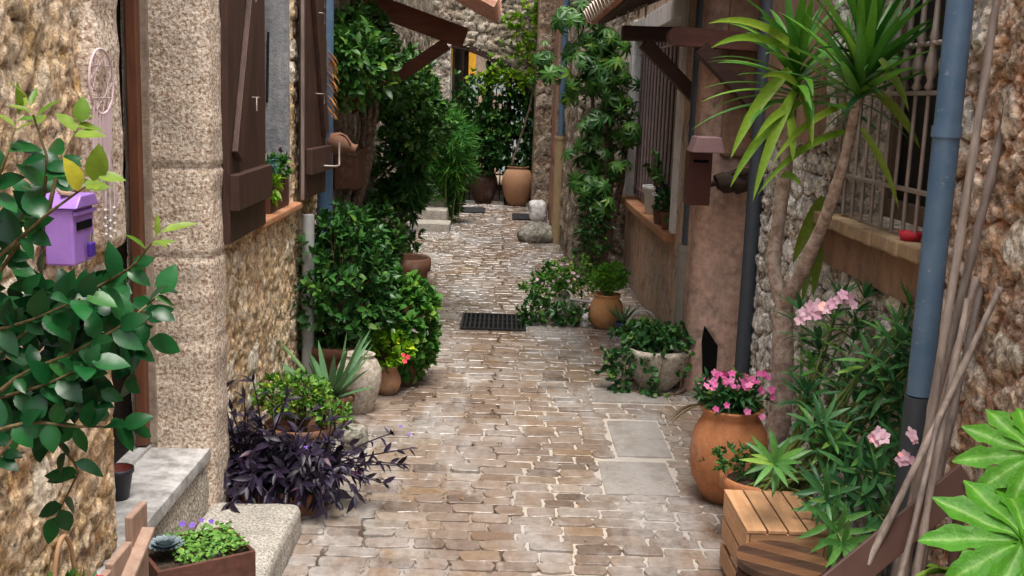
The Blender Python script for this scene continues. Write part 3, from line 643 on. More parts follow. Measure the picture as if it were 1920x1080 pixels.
# ================================================================ ARCH WALL at the far end
AY = 16.3
HA = thing('stone_archway', 'rough stone wall with low broken arch closing the far end of the alley', 'archway', (0, AY, 0))
us = ar(-1.6, .9, .022, -3.2, 3.2, .12); vs = np.unique(np.round(np.concatenate([np.arange(0, 3.5, .022), np.arange(3.5, 5.6, .15)]), 4))
def archtop(x): return np.interp(x, [-.86, -.7, -.4, -.1, .15, .34, .47], [2.38, 2.37, 2.28, 2.12, 1.95, 1.76, 1.45])
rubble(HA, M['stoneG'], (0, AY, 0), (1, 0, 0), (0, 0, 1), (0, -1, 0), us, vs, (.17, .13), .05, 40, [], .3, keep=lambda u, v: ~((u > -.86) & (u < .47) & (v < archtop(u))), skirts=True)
b = MB(); xs = np.linspace(-.86, .46, 14)
V = []
for x in xs: zt = float(archtop(x)); V += [(x, AY-.03, zt+.03), (x, AY-.03, zt-.06), (x, AY+.35, zt-.06), (x, AY+.35, zt+.03)]
b.add(V, [[i*4+j, i*4+(j+1) % 4, (i+1)*4+(j+1) % 4, (i+1)*4+j] for i in range(13) for j in range(4)], (.5, 1, .5)); b.build('arch_lining', M['beamdark'], HA)
b = MB(); slab(b, (-.98, AY-.04, 0), (-.86, AY+.4, 2.4)); 
rblock((-1.08, AY-.10, 0), (-.85, AY+.4, 2.36), .03, .03, .03, 77, .6, joints=[(2, .5), (2, .95), (2, 1.4), (2, 1.75), (2, 2.1)]).build('pillar', M['quoin'], HA) if False else rubble(HA, M['stoneW'], (-1.12, AY-.12, 0), (1, 0, 0), (0, 0, 1), (0, -1, 0), np.arange(0, .28, .02), np.arange(0, 2.37, .02), (.26, .24), .04, 55, [], .3, name='pillar')
b = MB(); slab(b, (-.84, AY+.3, 0), (-.80, AY+4.4, 2.6)); slab(b, (.47, AY+.3, 0), (.52, AY+4.4, 2.6)); slab(b, (-.84, AY+.36, 2.46), (.52, AY+4.4, 2.5)); b.build('passage', M['farplaster'], HA)
# gate in the arch
t = thing('iron_gate', 'dark gate of upright bars in the far archway behind leaves', 'gate', (-.2, AY+.2, 0))
for x in (-.62, -.28, .05, .32):
    b = MB(); slab(b, (x-.035, AY+.18, 0), (x+.035, AY+.24, float(archtop(x))-.06)); b.build('post', M['beamdark'], t)
for z in (1., .2): b = MB(); slab(b, (-.84, AY+.19, z), (.45, AY+.23, z+.08)); b.build('rail', M['beamdark'], t)
for k in range(14):
    b = MB(); b.tube([(-.8+k*.093, AY+.21, .05), (-.8+k*.093, AY+.21, min(1.75, float(archtop(-.8+k*.093))-.06))], .01, 5); b.build('bar', M['irondark'], t)
# houses beyond the arch
t = thing('yellow_house', 'ochre yellow house glimpsed through the archway top', 'house', (0, 23, 0))
b = MB(); slab(b, (-5, 23, 2.05), (-.66, 24, 4.2)); b.build('upper_wall', M['yellow'], t); b = MB(); slab(b, (-.66, 23, 2.05), (5, 24, 4.2)); b.build('side_wall', M['farplaster'], t)
b = MB(); slab(b, (-5, 22.98, 0), (5, 24, 2.05)); b.build('lower_wall', m_plaster('pale_mint_render', (.30, .38, .38), (.33, .35, .34), (.28, .28, .28), 2), t)
b = MB(); slab(b, (-.62, 22.95, 0), (-.1, 22.978, 1.7)); b.build('door', M['greywood'], t, .003)
# ================================================================ RIGHT, FAR HOUSE
RX = .68
HR = thing('quoined_house', 'stone house at right near the archway with pink pilaster and large corner stones', 'house', (RX, 13, 0))
us = ar(9.9, 15.4, .03, 9.9, 16.2, .1); vs = np.unique(np.round(np.concatenate([np.arange(0, 2.8, .03), np.arange(2.8, 5.3, .15)]), 4))
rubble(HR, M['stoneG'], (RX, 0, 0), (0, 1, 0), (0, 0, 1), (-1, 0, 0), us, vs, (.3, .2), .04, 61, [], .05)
rubble(HR, M['quoin'], (.42, 15.2, 0), (1, 0, 0), (0, 0, 1), (0, -1, 0), np.arange(0, .28, .02), np.arange(0, 3.2, .025), (.34, .28), .04, 66, [], .9, name='corner_stones')
b = rblock((RX-.06, 13.6, 0), (RX+.02, 14.5, 3), .04, .012, .02, 31, joints=[(2, .8), (2, 1.5)]); b.build('pilaster', M['pinkjamb'], HR)
rubble(HR, M['stoneG'], (RX-.02, 9.9, 0), (1, 0, 0), (0, 0, 1), (0, -1, 0), ar(0, .7, .025, 0, .9), np.unique(np.round(np.concatenate([np.arange(0, 2.6, .025), np.arange(2.6, 5.3, .15)]), 4)), (.26, .2), .045, 71, [], .3, name='return_wall')
b = MB()
for y, z in ((12.6, 1.45), (12.6, .55)): rblock((RX-.03, y, z), (RX+.02, y+.5, z+.7), .05, .01, .02, 3, .5, b)
b.build('panel', M['pinkjamb'], HR)
# ================================================================ RIGHT, MIDDLE HOUSE
MX = 1.14
Y0, Y1, SZ = 7.02, 9.75, .76
HM = thing('pink_plaster_house', 'stained pink plaster house in the middle right with barred white framed window and buttress', 'house', (MX, 8, 0))
def psheet(o, U, N, us, vs, mt, amp, seed, holes=(), depth=.3, name='wall'):
    o, U, N = [np.array(a, float) for a in (o, U, N)]; W = np.array([0, 0, 1.])
    for h in holes: us = np.union1d(us, [h[0], h[1]]); vs = np.union1d(vs, [h[2], h[3]])
    u, v = np.meshgrid(us, vs, indexing='ij'); h = amp*2*(fbm(u, v, 2.5, 4, seed)+.3*fbm(u, v, 14, 3, seed+2))
    for q in holes:
        d = np.maximum(np.maximum(q[0]-u, u-q[1]), np.maximum(q[2]-v, v-q[3])); h = h*np.clip(d/.03, 0, 1)
    V = o+u[..., None]*U+v[..., None]*W+h[..., None]*N; idx = np.arange(u.size).reshape(u.shape)
    q4 = np.stack([idx[:-1, :-1], idx[1:, :-1], idx[1:, 1:], idx[:-1, 1:]], -1); cu = (u[:-1, :-1]+u[1:, 1:])/2; cv = (v[:-1, :-1]+v[1:, 1:])/2; k = np.ones(cu.shape, bool)
    for hh in holes: k &= ~((cu > hh[0]) & (cu < hh[1]) & (cv > hh[2]) & (cv < hh[3]))
    b = MB(); b.add(V.reshape(-1, 3), q4[k], (.5, 1, .5), True); B = -N*depth
    for (a0, a1, c0, c1) in list(holes)+[(us[0], us[-1], vs[0], vs[-1])]:
        for p0, p1 in (((a0, c0), (a1, c0)), ((a1, c0), (a1, c1)), ((a1, c1), (a0, c1)), ((a0, c1), (a0, c0))):
            a, c = o+U*p0[0]+W*p0[1], o+U*p1[0]+W*p1[1]; b.add([a, c, c+B, a+B], [[0, 1, 2, 3]])
    return b.build(name, mt, HM if parent_ is None else parent_)
parent_ = HM
psheet((MX, 0, 0), (0, 1, 0), (-1, 0, 0), np.arange(6.55, 9.9, .05), np.arange(0, 5.0, .05), M['stain'], .012, 4, [(Y0, Y1, SZ, 2.2)], .3)
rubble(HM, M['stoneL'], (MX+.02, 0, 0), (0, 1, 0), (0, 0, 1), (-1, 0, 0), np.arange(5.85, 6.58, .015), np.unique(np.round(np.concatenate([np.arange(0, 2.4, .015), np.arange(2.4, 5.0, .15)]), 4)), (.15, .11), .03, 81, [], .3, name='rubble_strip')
b = MB(); slab(b, (MX-.07, Y0-.02, SZ-.06), (MX+.2, Y1+.05, SZ+.003)); b.build('window_sill', M['sill'], HM, .01)
b = MB(); slab(b, (MX-.035, Y1-.10, SZ+.003), (MX+.22, Y1+.12, 2.32)); slab(b, (MX-.03, Y0-.07, SZ+.003), (MX+.2, Y0+.04, 2.32)); slab(b, (MX-.032, Y0+.04, 2.16), (MX+.2, Y1-.10, 2.30)); b.build('window_surround', M['white'], HM, .006)
b = MB(); slab(b, (MX+.16, Y0+.04, SZ), (MX+.18, Y1-.1, 2.16)); wp = b.build('window', M['glass'], HM)
b = MB()
for k in range(5): yy = Y0+.04+(Y1-Y0-.14)*k/4; slab(b, (MX+.12, yy-.03, SZ), (MX+.15, yy+.03, 2.16))
b.build('frame', M['shutter'], wp, .003)
n = 14
for k in range(n):
    yy = Y0+.1+(Y1-Y0-.3)*k/(n-1); b = MB(); b.tube([(MX+.04, yy, SZ+.04), (MX+.04, yy, 2.13)], .012, 6); b.build('window_bar', M['ironred'], HM)
b = MB(); b.tube([(MX+.04, Y0+.04, SZ+.1), (MX+.04, Y1-.1, SZ+.1)], .01, 6); b.tube([(MX+.04, Y0+.04, 2.02), (MX+.04, Y1-.1, 2.02)], .01, 6); b.build('bar_rail', M['ironred'], HM)
# pink buttress
px0 = 1.06; PY = 5.80
A = np.linspace(0, PI/2, 9); prof = [(px0+.12-.12*math.sin(a), PY+.12-.12*math.cos(a)) for a in A]+[(px0, PY+.12+.1*k) for k in range(1, 3)]
prof = [(px0+.12+.06*k, PY) for k in range(8, 0, -1)]+prof
b = MB(); zz = np.arange(0, 5.0, .06); V = []
for (x, y) in prof:
    for z in zz:
        dn = float(fbm(np.array([x*2+y]), np.array([z]), 3, 4, 5)[0])*.02; V.append((x+dn-(.03*max(0, .5-z)), y-dn-.02*max(0, 1-z), z))
nz = len(zz); b.add(V, np.array([[i*nz+j, (i+1)*nz+j, (i+1)*nz+j+1, i*nz+j+1] for i in range(len(prof)-1) for j in range(nz-1)]), (.5, 1, .5), True)
b.build('buttress', M['pink'], HM)
b = MB(); slab(b, (1.16, PY-.035, 1.33), (1.62, PY+.01, 2.6)); 
b.build('upper_plaster', M['brownplaster'], HM, .02)
# little black hatch
h = [DY(px, py, PY-.03) for px, py in ((1318, 742), (1342, 708), (1346, 648), (1322, 612), (1317, 640))]
b = MB(); b.add([p for p in h]+[p+np.array([0, .05, 0]) for p in h], [[0, 1, 2, 3, 4]]+[[i, (i+1) % 5, (i+1) % 5+5, i+5] for i in range(5)]); b.build('hatch', M['black'], HM)
# driftwood log shelf
L0, L1 = DY(1343, 342, PY-.10), DY(1425, 340, PY-.08)
t = thing('driftwood_log', 'charred driftwood log fixed as shelf across pink buttress', 'log', ((L0+L1)/2))
b = MB(); pts = [L0+(L1-L0)*k/10 for k in range(11)]; b.tube([p+np.array([0, 0, .008*math.sin(i*2.1)]) for i, p in enumerate(pts)], [.03+.03*math.sin(PI*(i+.7)/11)**.5+.008*math.sin(i*3.1) for i in range(11)], 9, .4); b.build('trunk', M['log'], t)
b = MB(); b.tube([pts[3]+[0, -.03, .05], pts[5]+[0, -.04, .055], pts[8]+[0, -.02, .05]], [.012, .03, .012], 7); b.tube([pts[0], pts[0]+[-.03, .0, -.02]], [.02, .008], 6); b.build('splinter', M['log'], t)
# ================================================================ RIGHT, NEAR HOUSE
NX = 1.36
def Rp(px, py, X=NX): return WX(px, py, X)
HN = thing('grilled_stone_house', 'near right rubble house of red earth and white stones with iron grilled window', 'house', (NX, 3, 0))
gy0, gy1, gz = 3.28, 4.28, 1.19
vs = np.unique(np.round(np.concatenate([np.arange(0, 2.3, .009), np.arange(2.3, 3.7, .15)]), 4))
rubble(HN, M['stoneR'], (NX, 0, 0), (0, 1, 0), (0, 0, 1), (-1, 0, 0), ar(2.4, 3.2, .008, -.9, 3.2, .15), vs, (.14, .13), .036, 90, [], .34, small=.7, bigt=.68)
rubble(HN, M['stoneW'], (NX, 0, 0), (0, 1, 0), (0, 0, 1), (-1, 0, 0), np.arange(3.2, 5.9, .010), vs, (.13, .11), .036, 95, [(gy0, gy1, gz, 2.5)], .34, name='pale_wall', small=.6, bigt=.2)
b = MB()
psx = parent_; parent_ = HN
psheet((NX-.045, 0, 0), (0, 1, 0), (-1, 0, 0), np.arange(3.2, 4.38, .03), np.arange(.99, 1.18, .03), M['brownplaster'], .006, 14, [], .06, 'plaster_band')
psheet((NX-.05, 0, 0), (0, 1, 0), (-1, 0, 0), np.arange(4.5, 5.82, .04), np.arange(1.45, 2.6, .04), M['brownplaster'], .008, 16, [], .06, 'plaster_patch')
for k in range(13):
    y0 = 3.2+k*.087; b = MB(); b.box((NX-.01, y0+.042, gz-.025+random.uniform(-.003, .003)), (.17+random.uniform(-.008, .008), .078, .052), rotm(0, .04, 0)); b.build('sill_brick', M['brick'], HN, .008)
b = MB(); slab(b, (NX+.2, gy0-.1, gz), (NX+.22, gy1+.1, 2.5)); wq = b.build('window', M['glass'], HN)
b = MB()
for y in (gy0+.03, (gy0+gy1)/2, gy1-.03): slab(b, (NX+.16, y-.03, gz), (NX+.198, y+.03, 2.5), .4)
slab(b, (NX+.165, gy0, gz), (NX+.198, gy1, gz+.07), .4); b.build('frame', m_wood('faded_window_wood', (.13, .085, .06), (.2, .14, .1), 'z', 8), wq, .003)
b = MB(); slab(b, (NX+.1, gy1, gz), (NX+.3, gy1+.05, 2.5)); 
n = 10; gxx = NX-.03
for k in range(n):
    yy = gy0+.02+(gy1-gy0-.04)*k/(n-1); b = MB(); b.tube([(gxx, yy, gz+.01), (gxx, yy, 1.665)], .0075, 6)
    pr = [(.006, 1.665), (.009, 1.67), (.018, 1.68), (.010, 1.70), (.020, 1.73), (.023, 1.75), (.014, 1.79), (.012, 1.81), (.012, 1.82), (.017, 1.835), (.011, 1.86), (.007, 2.0), (.007, 2.4)]
    b.lathe([(r, z) for r, z in pr], (gxx, yy, 0), 8); b.build('grille_bar', M['iron'], HN)
for z in (1.35, 1.662, 1.815):
    b = MB(); b.beam((gxx, gy0-.02, z), (gxx, gy1+.02, z), .022, .014); b.build('grille_rail', M['iron'], HN, .002)
b = MB(); nn = 22
for k in range(nn): b.ball((gxx-.012, gy0+(gy1-gy0)*k/(nn-1), 1.815), .008, 6)
b.build('grille_beads', M['iron'], HN)
parent_ = psx
b = MB(); rp = Rp(1708, 437, NX-.04); 
t = thing('red_dish', 'small red and yellow dish on brick window sill beside blue pipe', 'dish', (rp[0], rp[1], gz+.003))
b.lathe([(.001, 0), (.03, 0), (.04, .028), (.036, .028), (.028, .006)], (rp[0], rp[1], gz+.004), 16); b.build('bowl', M['fl_red'], t)
b = MB(); b.lathe([(.001, .0), (.028, .0), (.026, .012), (.001, .014)], (rp[0], rp[1], gz+.012), 12); b.build('filling', m_paint('yellow_wax', (.6, .38, .05)), t)
# ================================================================ PIPES
def pipe(label, pts, r, mt, group=None, brackets=(), extra=None):
    pts = [np.array(p, float) for p in pts]; t = thing('downpipe', label, 'downpipe', pts[-1], group)
    b = MB(); b.tube(pts, r, 16); b.build('tube', M[mt], t)
    for z in brackets:
        k = (z-pts[-1][2])/(pts[0][2]-pts[-1][2]); p = pts[-1]+(pts[0]-pts[-1])*k; b = MB(); b.tube([p-[0, 0, .016], p+[0, 0, .016]], r*1.13, 16); b.build('clip', M[mt], t)
    return t
pa, pb = WX(1792, 0, 1.24), WX(1736, 560, 1.24)
pipe('thick blue grey drainpipe in front of near right rubble wall', [(1.25, pb[1], 3.5), (1.25, pb[1], .78)], .037, 'pipeblue', brackets=(1.55, 2.3))
pipe('short black pipe stub standing below the thick blue drainpipe', [(1.25, pb[1], .775), (1.25, pb[1], .0)], .041, 'pipedark')
pc = WX(1278, 600, 1.06)
pipe('dark upper drainpipe beside the white framed barred window', [(1.06, pc[1], 3.4), (1.06, pc[1], .815)], .028, 'pipedark', brackets=(1.5, 1.18, 2.0))
t = pipe('grey beige lower drainpipe against stained pink wall', [(1.06, pc[1], .81), (1.06, pc[1], .0)], .043, 'pipegrey', brackets=(.79, .2))
pipe('dark blue grey pipe on wall behind the yucca trunks', [(1.30, 5.5, 3.3), (1.30, 5.5, 0)], .04, 'pipedark')
py_ = G(1055, 458)
pipe('grey blue upper pipe above beige one near the boulders', [(.62, py_[1], 3.3), (.62, py_[1], 1.22)], .035, 'pipelight' if False else 'pipeblue')
pipe('beige yellow pipe standing behind the white boulder', [(.62, py_[1], 1.2), (.62, py_[1], 0)], .058, 'pipeyel', brackets=(1.19,))
pl = Lp(571, 420, -.985)
pipe('short grey pipe below far shutter of golden stone house', [(-.985, 5.40, .985), (-.985, 5.40, .0)], .032, 'pipegrey' if False else 'pipelight')
pipe('blue grey pipe rising above shrub at far corner of shuttered house', [(-1.02, 6.12, 3.6), (-1.02, 6.12, .4)], .045, 'pipeblue')
# ================================================================ LEFT FOREGROUND
LC = np.array([.85, -1, .35])
def sprout(mb, p, d, L, n, T, sc, tone, spread=1.2):
    """leaves set alternately along a twig"""
    d = nrm(d); P, D, N = [], [], []
    for i in range(n):
        t = (i+.5)/n; a = i*2.4+random.random(); x = nrm(np.cross(d, (.1, .2, 1))); y = np.cross(x, d)
        s = math.cos(a)*x+math.sin(a)*y; P.append(p+d*L*t); D.append(nrm(d*(.4+.5*t)+s*spread*(1-.4*t)+[0, 0, -.12])); N.append(nrm(s*-.3+np.array([.25, -.5, .8])))
    mb.inst(T, P, D, N, sc*rng.uniform(.7, 1.1, n), np.clip(tone+rng.normal(0, .25, n), 0, 1))
# big leaved citrus shrub
t = thing('citrus_shrub', 'large leaved glossy green shrub reaching in at the left edge of the frame', 'shrub', (-.98, 1.35, 0))
YB = 1.78
def PXY(p):
    v = np.asarray(p, float)-EO; return 960+F*(v@CR)/(v@CD), 540-F*(v@CU)/(v@CD)
def hid(p): x, y = PXY(p); return 78 < x < 178 and 372 < y < 492
BR = [([(-90, 760), (0, 660), (90, 590), (180, 540), (250, 500), (285, 455)], 10), ([(-80, 620), (20, 480), (80, 390), (90, 300), (62, 215)], 9), ([(-80, 560), (10, 470), (90, 400), (160, 350)], 6),
      ([(-80, 800), (40, 700), (140, 660), (230, 610), (290, 560)], 9), ([(-80, 860), (20, 800), (100, 820), (150, 880), (110, 960)], 8), ([(-60, 820), (60, 790), (140, 800), (205, 800)], 7),
      ([(-90, 500), (-20, 450), (30, 430), (60, 360)], 6), ([(-90, 700), (-10, 620), (60, 600), (150, 560)], 8), ([(-60, 760), (20, 740), (90, 720), (150, 690)], 8), ([(-80, 480), (-30, 400), (10, 300), (28, 240)], 6), ([(-80, 860), (-20, 880), (20, 830), (60, 760)], 6), ([(90, 400), (110, 310), (140, 250)], 5)]
st = MB(); lf = MB(); yg = MB()
for k, (pl_, n) in enumerate(BR):
    yb = YB+random.uniform(-.08, .10); P = [DY(x, y, yb+.05*math.sin(i+k)) for i, (x, y) in enumerate(pl_)]
    P = np.array(P); tt = np.linspace(0, 1, len(P)); ts = np.linspace(0, 1, 14); Q = np.stack([np.interp(ts, tt, P[:, j]) for j in range(3)], 1)
    st.tube(Q, np.linspace(.0042, .0016, 14), 6, .5)
    for i in range(n):
        u = .18+.8*i/n; j = int(u*12); p = Q[j]; d = nrm(Q[j+1]-Q[j]); x = nrm(np.cross(d, (0, -1, .2))); s = x*(1 if i % 2 else -1)
        D = nrm(d*.6+s+rng.normal(0, .25, 3)+[.0, -.2, -.15]); N = nrm(np.array([.3, -.75, .75])+rng.normal(0, .3, 3))
        sz = random.uniform(.036, .068)
        if hid(p) or hid(p+D*sz*.7): continue
        if i % 2: lf.inst(T_OV, [p+d*.012], [nrm(D*[1, .5, -1])], [N], sz*.9, random.random())
        lf.inst(leaf_t(1, random.uniform(.5, .68), 5, random.uniform(.1, .35), random.uniform(.05, .4), .8, .8, .008), [p], [D], [N], sz, random.random())
    sprout(yg if k in (0, 1, 2, 9, 11, 12) else lf, Q[-2], Q[-1]-Q[-3], .05, 5, T_LAN2 if k in (0, 1, 9, 12) else T_OV, .055, .5, .8)
P, u_ = bushpts(DY(40, 640, 1.90), (.22, .09, .15), 190, .2); P = P[P[:, 0] < -.66]; P2, _ = bushpts(DY(170, 590, 1.9), (.12, .07, .08), 100, .2); P3, _ = bushpts(DY(60, 730, 1.86), (.14, .06, .06), 60, .2); P = np.concatenate([P, P2, P3]); P = P[[not hid(p) and not hid(p+[0, 0, .03]) for p in P]]
lf.inst(T_OV, P, nrm(rng.normal(0, 1, (len(P), 3))*[1, .6, 1]+[.2, -.3, -.3]), nrm(rng.normal(0, .45, (len(P), 3))+[.3, -.8, .5]), rng.uniform(.04, .068, len(P)), rng.uniform(0, .7, len(P)))
st.tube([(-.98, 1.4, .2), (-.97, 1.45, .8), (-.93, 1.6, 1.2), (-.88, 1.75, 1.45)], [.016, .014, .011, .006], 8)
st.tube([(-.975, 1.42, .5), (-.95, 1.6, .9), (-.9, 1.75, 1.15)], [.012, .01, .006], 8)
st.build('stem', M['stem'], t); lf.build('leaves', M['lf_citrus'], t); yg.build('young_leaves', M['lf_young'], t)
pot(t, (-.98+.04, 1.35, 0), .17, .3, 'pot', 'terra2'); soil(t, (-.94, 1.35, .26), .15)
# purple mail box
a = Lp(112, 405, -.99); b_ = Lp(175, 505, -.95)
t = thing('mailbox', 'lilac metal mailbox with dark letter slot on the left stone wall', 'mailbox', (-.985, 2.42, 1.16))
mx0, mx1, my0, my1, mz0, mz1 = -1.02, -.955, 2.37, 2.49, 1.195, 1.325
b = MB(); slab(b, (mx0, my0, mz0), (mx1, my1, mz1)); bd = b.build('body', M['purple'], t, .005)
b = MB(); yc = (my0+my1)/2
b.prism([(my0-.008, mz1), (my1+.008, mz1), (my1-.02, mz1+.028), (my0+.02, mz1+.028)], (mx1+.012, 0, 0), (0, 1, 0), (0, 0, 1), (1, 0, 0), .094); b.build('lid', M['purple'], t, .003)
b = MB(); b.box((mx1+.001, yc, mz1-.042), (.004, .085, .018)); b.build('letter_slot', M['black'], t)
b = MB(); b.box((mx1+.004, yc, mz1-.012), (.006, .12, .008)); b.build('slot_flap', M['purple'], t)
b = MB(); b.box((mx1+.012, yc+.01, mz0+.03), (.012, .028, .034)); b.build('padlock', M['purpdeep'], t, .004)
b = MB(); b.tube([(mx1+.012, yc+.002, mz0+.045), (mx1+.012, yc+.002, mz0+.065), (mx1+.012, yc+.018, mz0+.065), (mx1+.012, yc+.018, mz0+.045)], .003, 6); b.build('shackle', M['iron'], t)
b = MB(); b.box((mx0+.035, yc-.02, mz1+.031), (.028, .06, .005), rotm(0, .1, .5)); b.build('label_plate', m_paint('ochre_tag', (.45, .3, .22)), t)
# dream catcher
c0 = Lp(190, 153, -.985)
t = thing('dream_catcher', 'pale pink lace dream catcher hanging on the left stone wall', 'dream catcher', c0)
b = MB(); A = np.linspace(0, 2*PI, 33); R0 = .078; b.tube([c0+[0, R0*math.sin(x), R0*math.cos(x)] for x in A], .0032, 6); b.build('hoop', M['lace'], t)
b = MB()
for k in range(12):
    a1, a2 = 2*PI*k/12, 2*PI*(k+4)/12; b.tube([c0+[0, R0*math.sin(a1), R0*math.cos(a1)], c0+[0, R0*math.sin(a2), R0*math.cos(a2)]], .0012, 4)
b.build('web', M['lace'], t)
for k in range(7):
    yy = -.055+.018*k; L = random.uniform(.12, .24); b = MB(); p = c0+np.array([.004, yy, -math.sqrt(max(0, R0**2-yy**2))])
    b.strap(p, (0, random.uniform(-.1, .1), -1), L, .02, .1, .5, random.random(), 10, .6, random.uniform(-.5, .5), side=(0, 1, 0)); b.build('ribbon', M['lace'], t)
for k in range(3):
    p = c0+np.array([.012, -.03+.03*k, -.25-.03*(k % 2)]); b = MB(); T_ = leaf_t(1, .22, 6, .2, .1, .7, .7); b.inst(T_, [p], [(0, .1*(k-1), -1)], [(1, 0, 0)], .11, .5); b.build('feather', M['lace'], t)
    b = MB(); b.tube([p+[0, 0, .03], p-[0, 0, .14]], .001, 4)
    for j in range(4): b.ball(p-[0, .004, .02*j+.06], .0045, 6)
    b.build('beaded_cord', M['whiteobj'], t)
# black pot on the threshold
p = np.array([-1.165, 3.17, STZ])
t = thing('plastic_pot', 'small dark plastic pot with red inside standing on the marble threshold', 'pot', p)
b = MB(); b.lathe([(.001, 0), (.028, 0), (.042, .085), (.046, .087), (.046, .1), (.042, .1)], p, 24); b.build('outer_pot', M['potblack'], t)
b = MB(); b.lathe([(.001, .03), (.03, .03), (.0415, .1)], p, 24); b.build('inner_liner', M['potred'], t)
# granite slab block
t = thing('granite_block', 'worn pale granite slab lying in front of the marble threshold', 'stone block', (-.86, 2.9, 0))
rblock((LX+.012, 2.2, -.02), (-.695, 3.70, .125), .014, .010, .035, 44).build('block', M['slabtop'], t)
# planter box on the slab
pc_ = G(378, 1010, .2); ang = math.radians(34)
c = np.array([-.885, 3.01, .125]); Rb = rotm(0, 0, ang); t = thing('planter_box', 'dark wooden planter box with grey succulent and bright groundcover on granite slab', 'planter', c)
bw, bd_, bh = .29, .215, .12
for (x, y, sx, sy) in ((0, -bd_/2, bw, .012), (0, bd_/2, bw, .012), (-bw/2+.006, 0, .012, bd_-.012), (bw/2-.006, 0, .012, bd_-.012)):
    b = MB(); b.box(c+Rb@np.array([x, y, bh/2+.002]), (sx, sy, bh), Rb, random.random()); b.build('side', M['boxwood'], t, .002)
b = MB(); b.box(c+Rb@np.array([0, 0, .055]), (bw-.026, bd_-.026, .095), Rb); b.build('soil', M['soil'], t)
b = MB(); n = 520; P = np.stack([rng.uniform(-.07, .135, n), rng.uniform(-.095, .10, n), .11+.035*rng.uniform(0, 1, n)**.6], 1); P = P@Rb.T+c
b.inst(T_RND, P, nrm(rng.normal(0, 1, (n, 3))*[1, 1, .4]), nrm(rng.normal(0, .4, (n, 3))+[0, -.3, 1]), rng.uniform(.010, .018, n), rng.uniform(0, 1, n)); b.build('groundcover', M['lf_clover'], t)
b = MB(); sc_ = c+Rb@np.array([-.085, .01, .145])
for ring in range(6):
    nr = 6+ring*2; el = 1.25-ring*.21; L = .012+.0075*ring
    for k in range(nr):
        a = 2*PI*k/nr+ring*.5; d = np.array([math.cos(a)*math.cos(el), math.sin(a)*math.cos(el), math.sin(el)]); b.strap(sc_+[0, 0, -.003*ring], d, L*1.25, L*.75, -.35, .5, random.uniform(.2, .9), 4, .6)
b.build('succulent', M['lf_succ'], t)
b = MB(); P = [c+Rb@np.array([.02+.03*k, .09, .135+.01*(k % 2)]) for k in range(-1, 3)]; fl(t, np.array(P)+[0, 0, .02], [(.2, -.6, .7)]*4, .022, M['fl_viol'])
# weathered wood stand with basket
t = thing('wooden_stand', 'weathered grey brown plank stand against the left wall below the shrub', 'stand', (-.93, 2.45, 0))
for k, (y0, y1, z1, tl) in enumerate(((2.26, 2.40, .46, 0), (2.405, 2.54, .47, .0), (2.545, 2.66, .53, 0))):
    b = MB(); slab(b, (-.925, y0, 0), (-.905, y1, z1)); b.build('plank', M['greywood'], t, .004)
b = MB(); b.beam((-.898, 2.28, .34), (-.898, 2.62, .47), .015, .05, (1, 0, 0)); b.build('rail', M['greywood'], t, .004)
b = MB(); slab(b, (-1.0, 2.0, .30), (-.926, 2.64, .32)); b.build('shelf', M['greywood'], t, .003)
b = MB(); slab(b, (-.925, 2.0, 0), (-.905, 2.255, .31)); b.build('plank', M['greywood'], t, .004)
hc = np.array([-.965, 2.27, .325])
t = thing('wicker_basket', 'small wicker basket with arched handle holding pink and red flowers', 'basket', hc)
b = MB(); b.lathe([(.001, 0), (.05, 0), (.07, .1), (.074, .105), (.066, .104), (.06, .06), (.001, .05)], hc, 24, .5, .02, .8); b.build('basket', M['wicker'], t)
b = MB(); b.tube([hc+[0, .062*math.cos(x), .1+.17*math.sin(x)] for x in np.linspace(0, PI, 17)], .0055, 7); b.build('handle', M['wicker'], t)
b = MB(); P, u_ = bushpts(hc+[0, 0, .12], (.06, .08, .04), 60); cluster(b, P, u_, 3, T_OV3, .03); b.build('foliage', M['lf_mid'], t)
b = MB(); P = hc+np.array([[.03, -.06, .18], [.045, -.045, .17], [.02, -.08, .165]]); fl(t, P, [(.4, -.8, .5)]*3, .035, m_leaf('magenta_petal', (.3, .03, .22), (.5, .12, .4)), 6, .2)
fl(t, hc+np.array([[.04, .05, .135], [.05, .07, .13]]), [(.4, -.8, .5)]*2, .035, M['fl_red'], 6)
t = thing('leafy_plant', 'fresh green lanceolate plant tips below planter box at the bottom left', 'plant', (-.78, 2.62, .125))
b = MB()
for k in range(22): a = k*2.4; b.strap((-.84+.06*math.cos(a)*.5, 2.66+.05*math.sin(a), .125), (math.cos(a)*.6, math.sin(a)*.6, 1), random.uniform(.07, .12), .018, .8, .3, random.random(), 5)
b.build('leaves', M['lf_mid'], t); b = MB(); b.lathe([(.001, 0), (.05, 0), (.055, .03), (.04, .03)], (-.84, 2.66, .125), 16); b.build('pot', M['terradark'], t)
